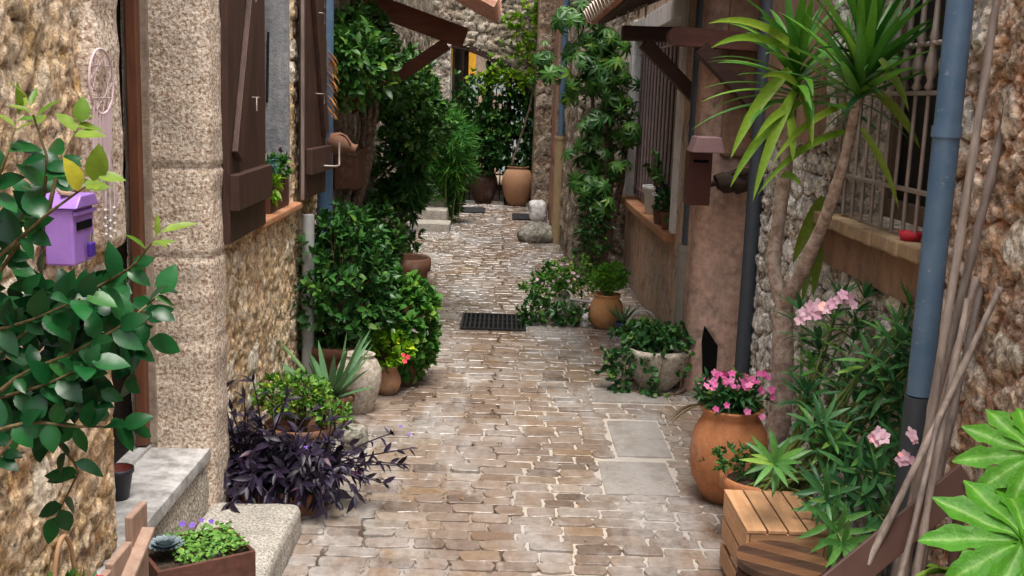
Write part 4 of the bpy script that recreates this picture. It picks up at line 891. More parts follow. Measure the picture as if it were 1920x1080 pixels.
# window box plants on the left sill
t = thing('window_planter', 'dark brown window box with teal and lime succulents on the left sill', 'planter', (-1.09, 4.95, Zs))
b = MB(); x0, x1, y0, y1 = -1.13, -1.03, 4.72, 5.14
for lo, hi in (((x1-.012, y0, 0), (x1, y1, .15)), ((x0, y0, 0), (x0+.012, y1, .15)), ((x0+.012, y0, 0), (x1-.012, y0+.012, .15)), ((x0+.012, y1-.012, 0), (x1-.012, y1, .15))):
    q = MB(); slab(q, np.array(lo)+[0, 0, Zs+.004], np.array(hi)+[0, 0, Zs+.004]); q.build('side', M['boxwood'], t, .002)
slab(b, (x0+.014, y0+.014, Zs+.01), (x1-.014, y1-.014, Zs+.13)); b.build('soil', M['soil'], t)
b = MB(); P, u_ = bushpts((-1.07, 4.78, Zs+.24), (.05, .07, .06), 26, .4); cluster(b, P, u_+[0, 0, .5], 5, T_OV2, .038); b.build('foliage', m_leaf('teal_leaf', (.08, .22, .2), (.2, .36, .32)), t)
b = MB(); P, u_ = bushpts((-1.06, 4.98, Zs+.2), (.06, .12, .06), 40, .4); cluster(b, P, u_+[0, 0, .5], 5, T_OV2, .034); b.build('foliage', M['lf_mid'], t)
b = MB(); P, u_ = bushpts((-1.02, 4.76, Zs+.12), (.03, .05, .08), 20, .4); cluster(b, P, u_, 4, T_LAN2, .05); b.build('foliage', M['lf_lime'], t)
b = MB(); P, u_ = bushpts((-1.06, 5.1, Zs+.22), (.04, .06, .07), 16, .4); cluster(b, P, u_, 4, T_OV3, .03); b.build('foliage', M['lf_purple'], t)
# dry corn bundle and clay jug on far shutter corner
p = DY(592, 150, 5.96); p = np.array([-1.0, 6.02, 1.83])
t = thing('dried_bundle', 'hanging bundle of dried orange husks beside the far shutter', 'dried plant', p)
b = MB()
for k in range(60): z = -random.random()*.34; a = random.uniform(-1, 1); b.strap(p+[random.uniform(0, .02), 0, z], (.8, a*.5, -.7), random.uniform(.05, .10), .012, .6, .2, random.random(), 4)
b.build('husks', M['fl_orange'], t); b = MB(); b.tube([p+[0, 0, .05], p-[0, 0, .5]], .004, 5); b.build('cord', M['stem'], t)
p = np.array([-.985, 6.0, 1.34]); t = thing('clay_jug', 'small brown clay jug hung sideways on the corner by far shutter', 'jug', p)
b = MB(); b.lathe([(.001, 0), (.04, .005), (.062, .05), (.058, .09), (.03, .13), (.026, .15), (.034, .165), (.026, .165)], p, 20, .5, 0, 1, 1, rotm(.2, 1.9, .3)); b.build('body', M['terradark'], t)
b = MB(); b.tube(arc(p+[.05, -.03, .02], p+[.13, -.02, -.02], .03, 7), .006, 6); b.build('handle', M['terradark'], t)
# ================================================================ LEFT GROUND PLANTS
# purple heart trough
t = thing('purple_plant_trough', 'terracotta trough overflowing with dark purple trailing leaves by the golden wall', 'potted plant', (-.86, 4.02, 0))
def trough(parent, lo, hi, mt, th=.014):
    lo, hi = np.array(lo), np.array(hi)
    for a_, c_ in (((lo[0], lo[1], lo[2]), (hi[0], lo[1]+th, hi[2])), ((lo[0], hi[1]-th, lo[2]), (hi[0], hi[1], hi[2])), ((lo[0], lo[1]+th, lo[2]), (lo[0]+th, hi[1]-th, hi[2])), ((hi[0]-th, lo[1]+th, lo[2]), (hi[0], hi[1]-th, hi[2]))):
        b = MB(); slab(b, a_, c_); b.build('side', M[mt], parent, .004)
    b = MB(); slab(b, lo+[th, th, 0], hi-[th, th, .02]); b.build('soil', M['soil'], parent)
trough(t, (-1.0, 3.86, 0), (-.66, 4.06, .09), 'terra')
stb = MB(); lfb = MB()
def trail(p, d, L, n, droop, sc):
    P = [np.array(p, float)]; d = nrm(d)
    for i in range(n): P.append(P[-1]+d*L/n); d = nrm(d+[0, 0, -droop/n]+rng.normal(0, .05, 3))
    stb.tube(P, np.linspace(.0042, .0025, len(P)), 5, .5)
    for i in range(1, len(P)):
        dd = nrm(P[i]-P[i-1]); s = nrm(np.cross(dd, rng.normal(0, 1, 3))); lfb.inst(leaf_t(1, .36, 4, .4, random.uniform(.1, .45)), [P[i]], [nrm(dd*.75+s*.75+[0, 0, -.15])], [nrm(-s+[0, -.2, .8])], sc*random.uniform(.8, 1.2), random.random())
    for k in range(2): lfb.inst(T_LAN2, [P[-1]], [nrm(d+rng.normal(0, .35, 3))], [(0, -.3, 1)], sc*.8, random.random())
for k in range(190):
    x = random.uniform(-.99, -.65); y = random.uniform(3.88, 4.05); e = (x+.8)*3; trail((x, y, .11), (e*.5+random.gauss(0, .4), random.gauss(-.25, .45), random.uniform(.5, 1.3)), random.uniform(.12, .30), 5, random.uniform(.9, 2.6), .066)
for k in range(7): trail((random.uniform(-.99, -.85), 3.95, .12), (random.uniform(-.2, .35), -.2, 1), random.uniform(.28, .42), 6, .5, .066)
for dx, dz, L in ((1, .42, .34), (1, .25, .32), (1, .12, .28), (.9, .55, .3), (1, .0, .24)): trail((-.66, 3.95, .17), (dx, random.uniform(-.2, .2), dz), L, 7, .25, .05)
stb.build('stem', M['lf_purple'], t); lfb.build('leaves', M['lf_purple'], t)
b = MB(); P = [(-.36, 3.9, .36), (-.33, 3.96, .31), (-.7, 3.8, .3)]; fl(t, P, [(0, -.6, .7)]*3, .02, M['fl_viol'], 3)
# variegated bush
t = thing('variegated_bush', 'small lime edged variegated bush behind the purple trailing plant', 'potted plant', (-.82, 4.36, 0))
pot(t, (-.82, 4.36, 0), .15, .22, 'pot', 'terradark'); ps = []
bush(t, ps, (-.86, 4.36, .34), (.17, .13, .09), 230, 6, T_OV2, .026, M['lf_varieg'], .5, .25, 3, .5, root=(-.82, 4.36, .18))
bush(t, ps, (-.68, 4.30, .28), (.09, .08, .06), 60, 5, T_OV2, .024, M['lf_varieg'], .5, .25, 5, .5, root=(-.66, 4.3, .18), ns=8)
# agave
ac = np.array([-.79, 4.92, 0]); t = thing('aloe_plant', 'spiky grey green aloe in dark pot between bush and pale stone jar', 'potted plant', ac)
pot(t, ac, .11, .19, 'pot', 'terradark', sx=1.0); b = MB()
for k in range(24):
    a = k*2.4+.3; el = .25+1.15*random.random(); b.strap(ac+[.02*math.cos(a), .02*math.sin(a), .17], (math.cos(a)*math.cos(el), math.sin(a)*math.cos(el)*.8, math.sin(el)), random.uniform(.22, .42), .036, .25, .55, random.random(), 8, .3, side=(-math.sin(a), math.cos(a), 0))
b.build('leaves', M['lf_aloe'], t); b = MB(); b.lathe([(.001, .0), (.13, 0), (.145, .025), (.13, .025)], ac, 24); b.build('saucer', M['terradark'], t)
# grey stone block beside it
t = thing('rough_stone', 'small grey squared stone on the ground beside the aloe pot', 'stone', (-.58, 5.0, 0))
rblock((-.70, 4.62, 0), (-.58, 4.75, .1), .02, .012, .03, 12).build('stone', M['greystone'], t)
# pale stone jar
jc = np.array([-.70, 5.24, 0]); t = thing('stone_jar', 'big pale oval stone jar standing beside the small terracotta vase', 'jar', jc)
pot(t, jc, .10, .31, 'oil', 'bowlstone', .02, sx=1.15)
# small vase with lime geranium
vc = G(724, 747); t = thing('vase_plant', 'small round terracotta vase with lime green geranium at path edge', 'potted plant', vc)
pot(t, vc+[0, .07, 0], .072, .17, 'vase', 'terra2'); ps = []
bush(t, ps, vc+[.0, .05, .27], (.13, .10, .11), 90, 6, T_RND, .038, M['lf_lime'], .5, .3, 8, .6, root=vc+[0, .07, .14])
b = MB(); P = [vc+[.10, -.05, .22], vc+[.115, -.04, .24], vc+[.09, -.03, .25]]; fl(t, P, [(.2, -.8, .4)]*3, .03, M['fl_red'])
# lime green bush
bc = np.array([-.55, 5.80, 0]); t = thing('bright_bush', 'rounded bright green leafy bush spilling over the path edge at left', 'potted plant', bc)
pot(t, bc, .12, .18, 'pot', 'terradark'); ps = []
bush(t, ps, bc+[.02, 0, .33], (.21, .21, .30), 420, 7, T_RND, .042, M['lf_mid'], .55, .3, 13, .4, root=bc+[0, 0, .2], ns=30)
# dark bush
dc = np.array([-.91, 5.55, 0]); t = thing('dark_bush', 'dense dark green laurel bush in pot against the left wall', 'potted plant', dc)
pot(t, dc+[.05, -.05, 0], .15, .30, 'pot', 'terradark'); ps = []
bush(t, ps, dc+[.06, .05, .60], (.31, .36, .40), 760, 8, T_OV2, .046, M['lf_dark'], .5, .35, 21, .5, root=dc+[.05, 0, .28], ns=40)
dc = np.array([-.74, 7.3, 0]); t = thing('rear_bush', 'second dark green bush behind the laurel with reddish pot', 'potted plant', dc)
pot(t, dc+[.08, 0, 0], .17, .5, 'pot', 'terradark'); ps = []
bush(t, ps, dc+[-.16, -.2, .58], (.27, .30, .28), 420, 7, T_OV2, .048, M['lf_dark'], .5, .35, 25, .5, root=dc+[.05, 0, .4], ns=24)
# small dark pot with red leaves
p = G(752, 520); t = thing('red_leaf_pot', 'small pot with dark reddish leaves behind the bright bush', 'potted plant', p+[-.0, .1, 0])
pot(t, p+[-.03, .1, 0], .08, .18, 'pot', 'terradark'); bush(t, [], p+[-.04, .1, .25], (.10, .1, .1), 60, 5, T_OV3, .04, m_leaf('dark_red_leaf', (.06, .02, .02), (.14, .05, .04)), .4, .3, 4, .4, root=p+[-.03, .1, .15], ns=8)
# wall vine above
vb = np.array([-1.06, 7.9, 0]); t = thing('wall_vine', 'large dark green climbing vine covering the left wall under the porch beam', 'climbing plant', vb)
tr = MB()
for k in range(5):
    P = [vb+[.0, -.3+.05*k, .8], vb+[.06, -.25+.10*k, 1.1], vb+[.07+.03*math.sin(k), -.4+.2*k, 1.45], vb+[.12, -.7+.35*k, 1.85]]; P = np.array(P); ts = np.linspace(0, 1, 14); Q = np.stack([np.interp(ts, np.linspace(0, 1, 4), P[:, j]) for j in range(3)], 1)+rng.normal(0, .008, (14, 3)); tr.tube(Q, np.linspace(.032, .013, 14), 7, .5)
tr.tube([vb, vb+[.02, -.1, .4], vb+[.0, -.3, .82]], [.045, .04, .035], 8)
tr.build('trunk', M['trunk'], t)
mb = MB()
for c_, r_, n in (((-.95, 6.75, 1.78), (.26, .45, .26), 420), ((-.98, 7.3, 1.98), (.22, .45, .20), 300), ((-.86, 8.6, 1.62), (.34, .55, .34), 520), ((-.72, 8.7, 1.38), (.28, .4, .40), 460), ((-.90, 9.3, 1.0), (.24, .5, .40), 360), ((-.82, 9.2, 1.75), (.22, .4, .24), 180), ((-.95, 8.8, .5), (.26, .4, .45), 300)):
    P, u_ = bushpts(c_, r_, n, .35, .4, n*.013); cluster(mb, P, u_+[0, 0, .1], 6, T_OV2, .056)
mb.build('foliage', M['lf_vine'], t)
mb = MB(); P, u_ = bushpts((-.76, 8.9, .84), (.13, .3, .24), 160, .3, .4, 6); cluster(mb, P, u_*[1, 1, .2]+[0, 0, -.8], 5, T_LAN2, .10, .7); mb.build('hanging_foliage', M['lf_dark'], t)
# wall hung box
wb = WX(662, 350, -1.08); t = thing('wall_trough', 'terracotta box hung on the left wall at the foot of the vine trunk', 'planter', (-1.1, 7.4, .95))
b = MB(); b.prism([(7.12, 1.20), (7.62, 1.20), (7.58, .96), (7.16, .96)], (-.98, 0, 0), (0, 1, 0), (0, 0, 1), (1, 0, 0), .15); b.build('box', M['terradark'], t, .008)
b = MB(); slab(b, (-1.14, 7.10, 1.19), (-.972, 7.64, 1.215)); b.build('rim', M['terradark'], t, .006)
# wooden post
p = WX(746, 380, -.86); p = G(748, 430); t = thing('wooden_post', 'pale grey wooden post standing among leaves left of the path', 'post', (-.99, 10.2, 0))
b = MB(); slab(b, (-1.02, 10.2, 0), (-.965, 10.26, 1.10)); b.build('shaft', M['greywood'], t, .005); b = MB(); slab(b, (-1.03, 10.19, 1.10), (-.955, 10.27, 1.12)); b.build('cap', M['greywood'], t, .003)
# doormats
def doormat(label, px, w_, d_, nm='doormat'):
    c = G(*px); t = thing(nm, label, 'doormat', c, 'dark doormats on the path'); b = MB(); b.box(c+[0, 0, .022], (w_, d_, .016)); b.build('mat', M['mat'], t, .003)
    b = MB(); b.box(c+[0, -d_/2-.012, .021], (w_, .02, .01)); b.build('edging', M['potblack'], t, .002)
doormat('dark rectangular mat in front of the far round jar', (985, 409), .36, .62)
doormat('thin dark mat at the foot of feathery bamboo bush', (882, 396), .42, .62)
doormat('dark mat at left edge below the hanging leaves', (752, 440), .28, .75)
# steps
sp = G(820, 436); t = thing('stone_steps', 'low pale stone steps at the left beyond the hanging leaves', 'steps', (-.95, 13, 0))
for k in range(3): rblock((-1.13, 12.6+.45*k, 0), (-.62-.06*k, 13.05+.45*k+.02*k, .11*(k+1)), .04, .012, .02, k+3).build('step', M['slabtop'], t)
# feathery bamboo
fc = np.array([-.84, 13.6, 0]); t = thing('feathery_bush', 'tall feathery bright green bush in middle of the far alley', 'bush', fc)
mb = MB(); 
for c_, r_, n in ((fc+[.08, 0, 1.08], (.40, .36, .36), 520), (fc+[.16, 0, .7], (.32, .3, .34), 260), (fc+[-.14, -.1, .85], (.2, .26, .34), 140)):
    P, u_ = bushpts(c_, r_, n, .25, .4, 9); cluster(mb, P, u_*.7+[0, 0, -.1], 12, T_NDL, .13, .9)
mb.build('foliage', M['lf_fern'], t); b = MB()
for k in range(14): a = rng.normal(0, .06, 2); b.tube(arc(fc+[.1+a[0]*1.4, a[1], 0], fc+[.08+a[0]*3, a[1]*2, 1.0], .02), .009, 5)
b.build('stem', M['gstem'], t)
mb = MB(); P, u_ = bushpts(fc+[.16, .1, .35], (.22, .2, .3), 160, .3); cluster(mb, P, u_, 5, T_LAN2, .08); mb.build('lower_foliage', M['lf_dark'], t)
M['terrashade'] = m_terra('shade_darkened_clay', (.09, .045, .03), (.07, .035, .025), (.05, .03, .022))  # clay colour darkened to paint in the deep shade under the arch
# far jars
def far_jar(c, R, Hh, label, mt, nm='big_jar'):
    t = thing(nm, label, 'jar', c, 'large jars before the archway'); pot(t, c, R, Hh, 'oil', mt); soil(t, np.array(c)+[0, 0, Hh*.9], R*.6); return t
jp = G(969, 389)
t = far_jar(jp+[0, .2, 0], .235, .60, 'tan egg shaped clay jar with bare climbing stem before the arch', 'terra2')
b = MB(); P = [DY(x, y, jp[1]+.2) for x, y in ((958, 318), (965, 290), (982, 240), (992, 205), (1010, 120), (1040, 60))]; b.tube(P, [.02, .018, .017, .016, .014, .010], 7); b.build('stem', M['trunk'], t)
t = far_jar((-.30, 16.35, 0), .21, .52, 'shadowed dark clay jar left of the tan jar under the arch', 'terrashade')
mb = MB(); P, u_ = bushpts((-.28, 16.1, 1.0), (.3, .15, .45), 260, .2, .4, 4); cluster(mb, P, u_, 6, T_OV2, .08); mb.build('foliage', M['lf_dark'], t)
# climber over the arch opening and gate
t = thing('arch_climber', 'dark leafy climber hanging across the gate in the far archway', 'climbing plant', (0, AY, 0))
mb = MB(); n = 900; x = rng.uniform(-.80, .50, n); zt = np.array([float(archtop(a)) for a in x]); zmx = np.where(x < -.35, 1.95, zt); z = rng.uniform(.25, 1, n)*zmx
kp = (rng.uniform(0, 1, n) < np.clip(1.15-.28*(x < -.3)-.55*(z > 1.7), 0, 1)); P = np.stack([x, AY-.02+rng.uniform(-.18, .28, n), z], 1)[kp]
cluster(mb, P, rv(len(P))+[0, -.4, 0], 6, T_OV2, .085); mb.build('foliage', M['lf_dark'], t)
mb = MB(); P = np.array([DY(px+random.gauss(0, 12), py+random.gauss(0, 12), AY-.25) for px, py in [(905, 150), (940, 140), (960, 150), (985, 60), (1000, 100), (1010, 130), (1020, 150), (960, 40), (975, 90), (1000, 30), (1020, 60), (1035, 30), (1010, 10), (930, 130), (990, 150), (1030, 110)] for _ in range(20)])
cluster(mb, P, rv(len(P))+[0, -.5, .2], 5, T_OV2, .075); mb.build('bright_foliage', M['lf_lime'], t)
b = MB(); b.tube([DY(x, y, AY-.2) for x, y in ((1010, 120), (1030, 40), (1040, -30))], .02, 7); b.build('stem', M['trunk'], t)
# ================================================================ CANOPIES
def tile_mb(b, p0, d, side, up, L, r, r2, tone):
    """one half round tile from p0 along d"""
    p0, d, side, up = [np.array(a, float) for a in (p0, d, side, up)]; A = np.linspace(0, PI, 9); V = []
    for q, (pp, rr) in enumerate(((p0, r), (p0+d*L, r2))):
        for o_ in (0, -.014): V += [pp+side*(rr+o_)*math.cos(a)+up*(rr+o_)*math.sin(a) for a in A]
    f = []
    for j in range(8): f += [[j, j+1, 18+j+1, 18+j], [9+j+1, 9+j, 27+j, 27+j+1], [j+1, j, 9+j, 9+j+1], [18+j, 18+j+1, 27+j+1, 27+j]]
    f += [[0, 18, 27, 9], [8, 17, 35, 26]]
    b.add(V, f, (tone, 1, .5))
# left canopy: slopes down from wall towards the path
CY0, CY1 = 7.0, 8.3
e1 = DY(872, 72, 8.0); e0 = DY(640, -14, 8.0); sl_ = nrm(e1-e0)
t = thing('porch_canopy', 'red brown timber porch with clay tiled edge sloping from the left wall', 'porch roof', (-1.16, 7.6, 0))
nrmv = nrm(np.cross(sl_, (0, 1, 0))); nrmv = nrmv if nrmv[2] > 0 else -nrmv
for yy in (8.0,):
    q = np.array([0, yy-8.0, 0]); b = MB(); b.beam(e0+q-sl_*.1, e1+q, .11, .15, tuple(nrmv)); b.build('rafter', M['beam'], t, .006)
    k0 = DY(838, 82, 8.0)+q; k1 = DY(655, 205, 8.0)+q; k1[0] = max(k1[0], -1.2); b = MB(); b.beam(k0, k1, .09, .10, (0, 1, 0)) if yy == 8.0 else b.box((-1.13, yy, 2.0), (.06, .09, .3)); b.build('brace', M['beam'], t, .006)

b = MB(); g0 = DY(800, -30, 7.9); g1 = DY(930, 42, 7.9); dd = nrm(g1-g0); up = nrm(np.cross(dd, (0, 1, 0))); up = up if up[2] > 0 else -up
for k in range(7):
    for j in range(4): tile_mb(b, g1+[0, -.20*k, .0]-dd*.36*j+up*(.012*j), -dd, (0, 1, 0), up, .40, .095, .085, random.random())
b.build('roof_tiles', M['tile'], t)
# right canopy
t = thing('tiled_awning', 'dark timber awning with pale lichened tiles above the barred white window', 'porch roof', (1.2, 6.3, 0))
b = MB(); a0, a1 = DY(1166, 62, 6.5), DY(1345, 68, 6.5); b.beam(a0, a1, .09, .085); b.build('bracket_beam', M['beamdark'], t, .006)
b = MB(); b.beam(DY(1208, 80, 6.5), DY(1336, 216, 6.5), .08, .085, (0, 1, 0)); b.build('brace', M['beamdark'], t, .006)
b = MB(); q = DY(1341, 200, 6.5); slab(b, (q[0]-.035, 6.45, q[2]-.17), (q[0]+.045, 6.55, q[2]+.42)); b.build('wall_post', M['beamdark'], t, .006)
b = MB(); a0, a1 = DY(1268, 68, 5.68), DY(1490, 86, 5.68); b.beam(a0, a1, .09, .095); b.tube([a0+[0, -.049, 0], a0+[0, .049, 0]], .0475, 16); b.build('bracket_beam', M['beam'] if False else m_wood('red_dark_beam', (.085, .03, .022), (.13, .05, .035), 'x', 7, .6), t, .004)
b = MB(); b.beam(DY(1312, 88, 5.68), DY(1440, 222, 5.68), .08, .095, (0, 1, 0)); b.build('brace', M['beamdark'], t, .006)
ea = DY(1165, 40, 6.5); r1 = np.array([1.5, 6.5, ea[2]+.42]); ea = np.array([ea[0]-.07, 6.5, ea[2]+.02]); dd = nrm(r1-ea); up = nrm(np.cross(dd, (0, 1, 0))); up = up if up[2] > 0 else -up
b = MB(); LL = np.linalg.norm(r1-ea)
for k in range(8): b.box(ea+dd*(LL*(k+.5)/8)+[0, -.12, 0]+up*.012, (LL/8-.004, 1.75, .022), np.stack([dd, (0, 1, 0), up], 1), random.random())
b.build('boarding', M['beamdark'], t)
b = MB(); nb = 11
for k in range(nb):
    yy = -1.0+k*.18
    for j in range(3):
        tile_mb(b, ea+[0, yy, 0]-dd*.06+dd*.34*j+up*(.045+.012*j), dd, (0, 1, 0), up, .38, .085, .075, random.random())
b.build('roof_tiles', M['tilepale'], t)
b = MB()
for k in range(nb): tile_mb(b, ea+[0, -.91+k*.18, 0]-dd*.03+up*.10, dd, (0, 1, 0), -up, .9, .075, .07, random.random())
b.build('under_tiles', M['tile'], t)
# ---- scalloped pale fringe at the eave: teeth of mortar between tiles
b = MB(); fy = 6.9
for k in range(15):
    p = DY(1120+k*6.6, -6, 6.75+k*.0); L = .10+.03*math.sin(k*2.3); b.prism([(-.013, 0), (.013, 0), (.004, -L), (-.002, -L-.008)], p, (1, 0, 0), (0, 0, 1), (0, -1, 0), .012, random.random())
b.build('fringe', M['tilepale'], t)
# mail box / tin lantern on wall
p0 = DY(1309, 325, 5.68)
t = thing('tin_box', 'dark red tin letterbox with mauve sloping roof on wall by the drainpipe', 'letterbox', (p0[0], 5.7, p0[2]-.16))
zc = p0[2]; b = MB(); slab(b, (p0[0]-.06, 5.62, zc-.165), (p0[0]+.06, 5.76, zc+.125)); bd = b.build('body', M['redbox'], t, .004)
b = MB(); b.prism([(-.082, .12), (.082, .12), (.06, .20), (-.06, .20)], (p0[0], 5.60, zc), (1, 0, 0), (0, 0, 1), (0, -1, 0), -.18); b.build('lid', M['pinktin'], t, .004)
b = MB(); slab(b, (p0[0]-.04, 5.614, zc+.06), (p0[0]+.04, 5.618, zc+.075)); b.build('slot', M['black'], t)
b = MB(); b.box((p0[0]+.04, 5.79, zc), (.04, .05, .06)); b.build('bracket', M['irondark'], t)
# pots on the middle sill
def sill_pot(name, label, y, r, h, mt, lf=None, kind='pot', n=40, sz=.045, fr=.12, x=MX-.02, fz=.06):
    c = np.array([x, y, SZ+.004]); t = thing(name, label, 'potted plant' if lf else 'pot', c); pot(t, c, r, h, kind, mt)
    if lf: bush(t, [], c+[0, 0, h+fz], (fr*.7, fr, fr*.85), n, 5, T_OV2, sz, M[lf], .3, .3, y, .6, root=c+[0, 0, h*.8], ns=8)
    return t
ys = WX(1216, 385, MX-.02)[1]
sill_pot('white_pot', 'white ceramic pot with pale plant on the terracotta window sill', ys, .10, .22, 'whiteobj', 'lf_vine', n=30, fr=.13, x=MX+.03, fz=.16)
sill_pot('white_pot', 'second smaller white pot behind first on the window sill', ys-.36, .075, .19, 'whiteobj', 'lf_mid', n=16, fr=.09, x=MX+.03, fz=.12)
sill_pot('brown_pot', 'dark brown pot with purple leaves between the white pots and near sill end', 7.5, .065, .13, 'terradark', 'lf_purple', n=26, fr=.11)
sill_pot('brown_pot', 'slim dark pot with leaves at the very end of the terracotta sill nearest the pipe', 7.2, .05, .12, 'terradark', 'lf_dark', n=30, fr=.12)
# ================================================================ FAR RIGHT STONES AND PLANTS
p = G(1036, 418); t = thing('white_boulder', 'large white boulder resting against the beige pipe', 'boulder', (.50, p[1], 0)); b = rblock((.36, p[1], 0), (.58, p[1]+.5, .27), .03, .03, .07, 23); b.build('rock', M['whitestone'], t)
p = G(1008, 458); t = thing('grey_boulder', 'flat grey boulder on the paving in front of the white one', 'boulder', p); b = MB(); b.ball(p+[0, .22, .07], (.23, .24, .14), 22, .4, .3, 5); b.build('rock', M['greystone'], t)
p = G(1078, 448)
# schefflera
sc0 = np.array([.92, 9.55, 0]); t = thing('umbrella_tree', 'tall umbrella leaved climber up the corner right of the beige pipe', 'tree', sc0)
b = MB(); P = [sc0, sc0+[.0, .05, .5], sc0+[.03, 0, 1.0], sc0+[-.03, 0, 1.5], sc0+[.0, 0, 2.1]]; b.tube(P, [.05, .045, .045, .04, .03], 9)
b.tube([sc0+[-.08, 0, 0], sc0+[-.16, -.1, .6], sc0+[-.13, -.15, 1.1], sc0+[-.18, -.1, 1.8]], [.03, .028, .022, .015], 7); b.tube([sc0+[.03, 0, .3], sc0+[.13, -.05, .9], sc0+[.17, 0, 1.5]], [.035, .03, .025], 7); b.build('trunk', M['trunk'], t)
mb = MB()
for px, py, r, n in ((1140, 90, .26, 34), (1085, 130, .22, 26), (1160, 130, .22, 26), (1040, 140, .16, 14), (1120, 215, .17, 20), (1150, 180, .16, 16), (1120, 265, .15, 16), (1105, 305, .20, 24), (1130, 335, .18, 18), (1100, 355, .13, 12), (1060, 30, .22, 22), (1110, 30, .2, 18), (1020, 110, .13, 8), (1170, 60, .14, 10), (1165, 240, .13, 12), (1130, 150, .2, 22), (1095, 85, .18, 14), (1150, 300, .14, 10), (1085, 335, .1, 7), (1140, 380, .12, 8), (1105, 240, .12, 8), (1060, 165, .13, 8)):
    c = DY(px, py, 9.3); P, u_ = bushpts(c+rng.normal(0, .04, 3), (r*random.uniform(.9, 1.3), .2, r*random.uniform(.8, 1.1)), n, .1, .6, px); 
    for q, uu in zip(P, u_):
        ax = nrm(uu+np.array([0, -.5, .6])); x = nrm(np.cross(ax, (.2, 1, .1))); y = np.cross(ax, x); m_ = 8
        mb.inst(T_LAN2, [q]*m_, [x*math.cos(a)+y*math.sin(a)-ax*.25 for a in np.linspace(0, 2*PI, m_, endpoint=False)], [ax]*m_, random.uniform(.06, .12), np.clip(random.random()+rng.normal(0, .15, m_), 0, 1))
mb.build('foliage', M['lf_vine'], t)
mb = MB(); P, u_ = bushpts((.80, 9.25, .55), (.16, .2, .5), 300, .2, .4, 3); cluster(mb, P, u_, 5, T_OV3, .045); P, u_ = bushpts((.98, 9.4, 1.5), (.16, .15, .45), 160, .2, .4, 3); cluster(mb, P, u_, 5, T_OV3, .045); mb.build('creeper', M['lf_dark'], t)
# red leaf / terracotta shard behind
p = G(1140, 512); t = thing('leaning_tile', 'reddish broken roof tile leaning in the corner behind the basil pot', 'tile', p); b = MB(); tile_mb(b, p+[0, .3, 0], nrm([.2, .1, 1]), (1, 0, 0), (0, -1, 0), .45, .12, .10, .4); b.build('tile', M['terradark'], t)
# spilled basket of plants
sc1 = np.array([.30, 7.95, 0]); pp = G(1060, 612)
t = thing('tipped_pot', 'tipped pale stone pot spilling small leaved plants beside the basil jar', 'potted plant', pp+[-.05, .1, 0])
Rt = rotm(.25, -1.0, .3); pot(t, pp+[.10, .17, .055], .10, .20, 'bowl', 'bowlstone', Rm=Rt)
for (c_, r_, n, l, mt, sz) in (((pp[0]-.10, pp[1]+.25, .24), (.22, .2, .16), 210, 6, 'lf_mid', .036), ((pp[0]+.06, pp[1]+.40, .30), (.26, .25, .15), 230, 5, 'lf_varieg', .03), ((pp[0]-.22, pp[1]+.0, .10), (.13, .12, .12), 80, 5, 'lf_dark', .036), ((pp[0]+.03, pp[1]-.02, .10), (.20, .10, .08), 110, 4, 'lf_ivy', .038)):
    mb = MB(); P, u_ = bushpts(c_, r_, n, .3, .3, n); cluster(mb, P, u_+[0, 0, .3], l, T_OV2, sz); mb.build('foliage', M[mt], t)
b = MB(); P, u_ = bushpts((pp[0]-.05, pp[1]+.2, .34), (.2, .2, .08), 16); fl(t, P, [(0, -.6, .7)]*16, .03, m_leaf('dull_pink_petal', (.45, .25, .3), (.6, .45, .5)))
b = MB(); b.tube([pp+[.02, .0, .20], pp+[.24, .02, .17]], .01, 6); b.build('stick', M['pipelight'], t)
p = G(1096, 618); t = thing('stone_figurine', 'little weathered white stone animal figurine left of the basil jar', 'figurine', p)
b = MB(); b.ball(p+[0, .03, .035], (.032, .03, .045), 14, .8, .15, 2); b.ball(p+[0, .0, .09], (.024, .024, .026), 12, .8, .15, 5); b.ball(p+[-.015, 0, .115], (.007, .006, .014), 8, .8); b.ball(p+[.015, 0, .115], (.007, .006, .014), 8, .8); b.build('body', M['whitestone'], t)
# basil jar
jc = G(1138, 625)+[0, .12, 0]; t = thing('basil_jar', 'round orange terracotta jar holding a fluffy bright basil ball', 'potted plant', jc)
pot(t, jc, .122, .26, 'round', 'terra3'); mb = MB(); P, u_ = bushpts(jc+[.02, 0, .38], (.13, .13, .11), 420, .3, .18, 4); cluster(mb, P, u_+[0, 0, .3], 6, T_OV3, .022); mb.build('foliage', m_leaf('basil_leaf', (.06, .22, .01), (.13, .36, .02), trans=.25), t)
b = MB()
for k in range(40): P, u_ = None, rv(1)[0]; b.tube(arc(jc+[.0, 0, .2], jc+[.02, 0, .38]+u_*[.1, .1, .08], .01, 4), .0025, 4, .5, False)
b.build('stem', M['gstem'], t)
# blue pot with small aloe
p = G(1168, 634)+[0, .06, 0]; t = thing('blue_pot', 'small dark blue glazed pot with spiky aloe and white ring motif', 'potted plant', p)
pot(t, p, .055, .10, 'pot', 'potblue'); b = MB()
for k in range(14): a = k*2.4; b.strap(p+[0, 0, .08], (math.cos(a)*.7-.1, math.sin(a)*.5, .9), random.uniform(.12, .2), .022, .4, .5, random.random(), 5, .4)
b.build('leaves', M['lf_aloe'], t); b = MB(); b.lathe([(.009, 0), (.022, 0), (.022, .005), (.009, .005)], p+[-.012, -.052, .045], 16, R=rotm(PI/2+.1, 0, 0)); b.build('ring_motif', M['whiteobj'], t)
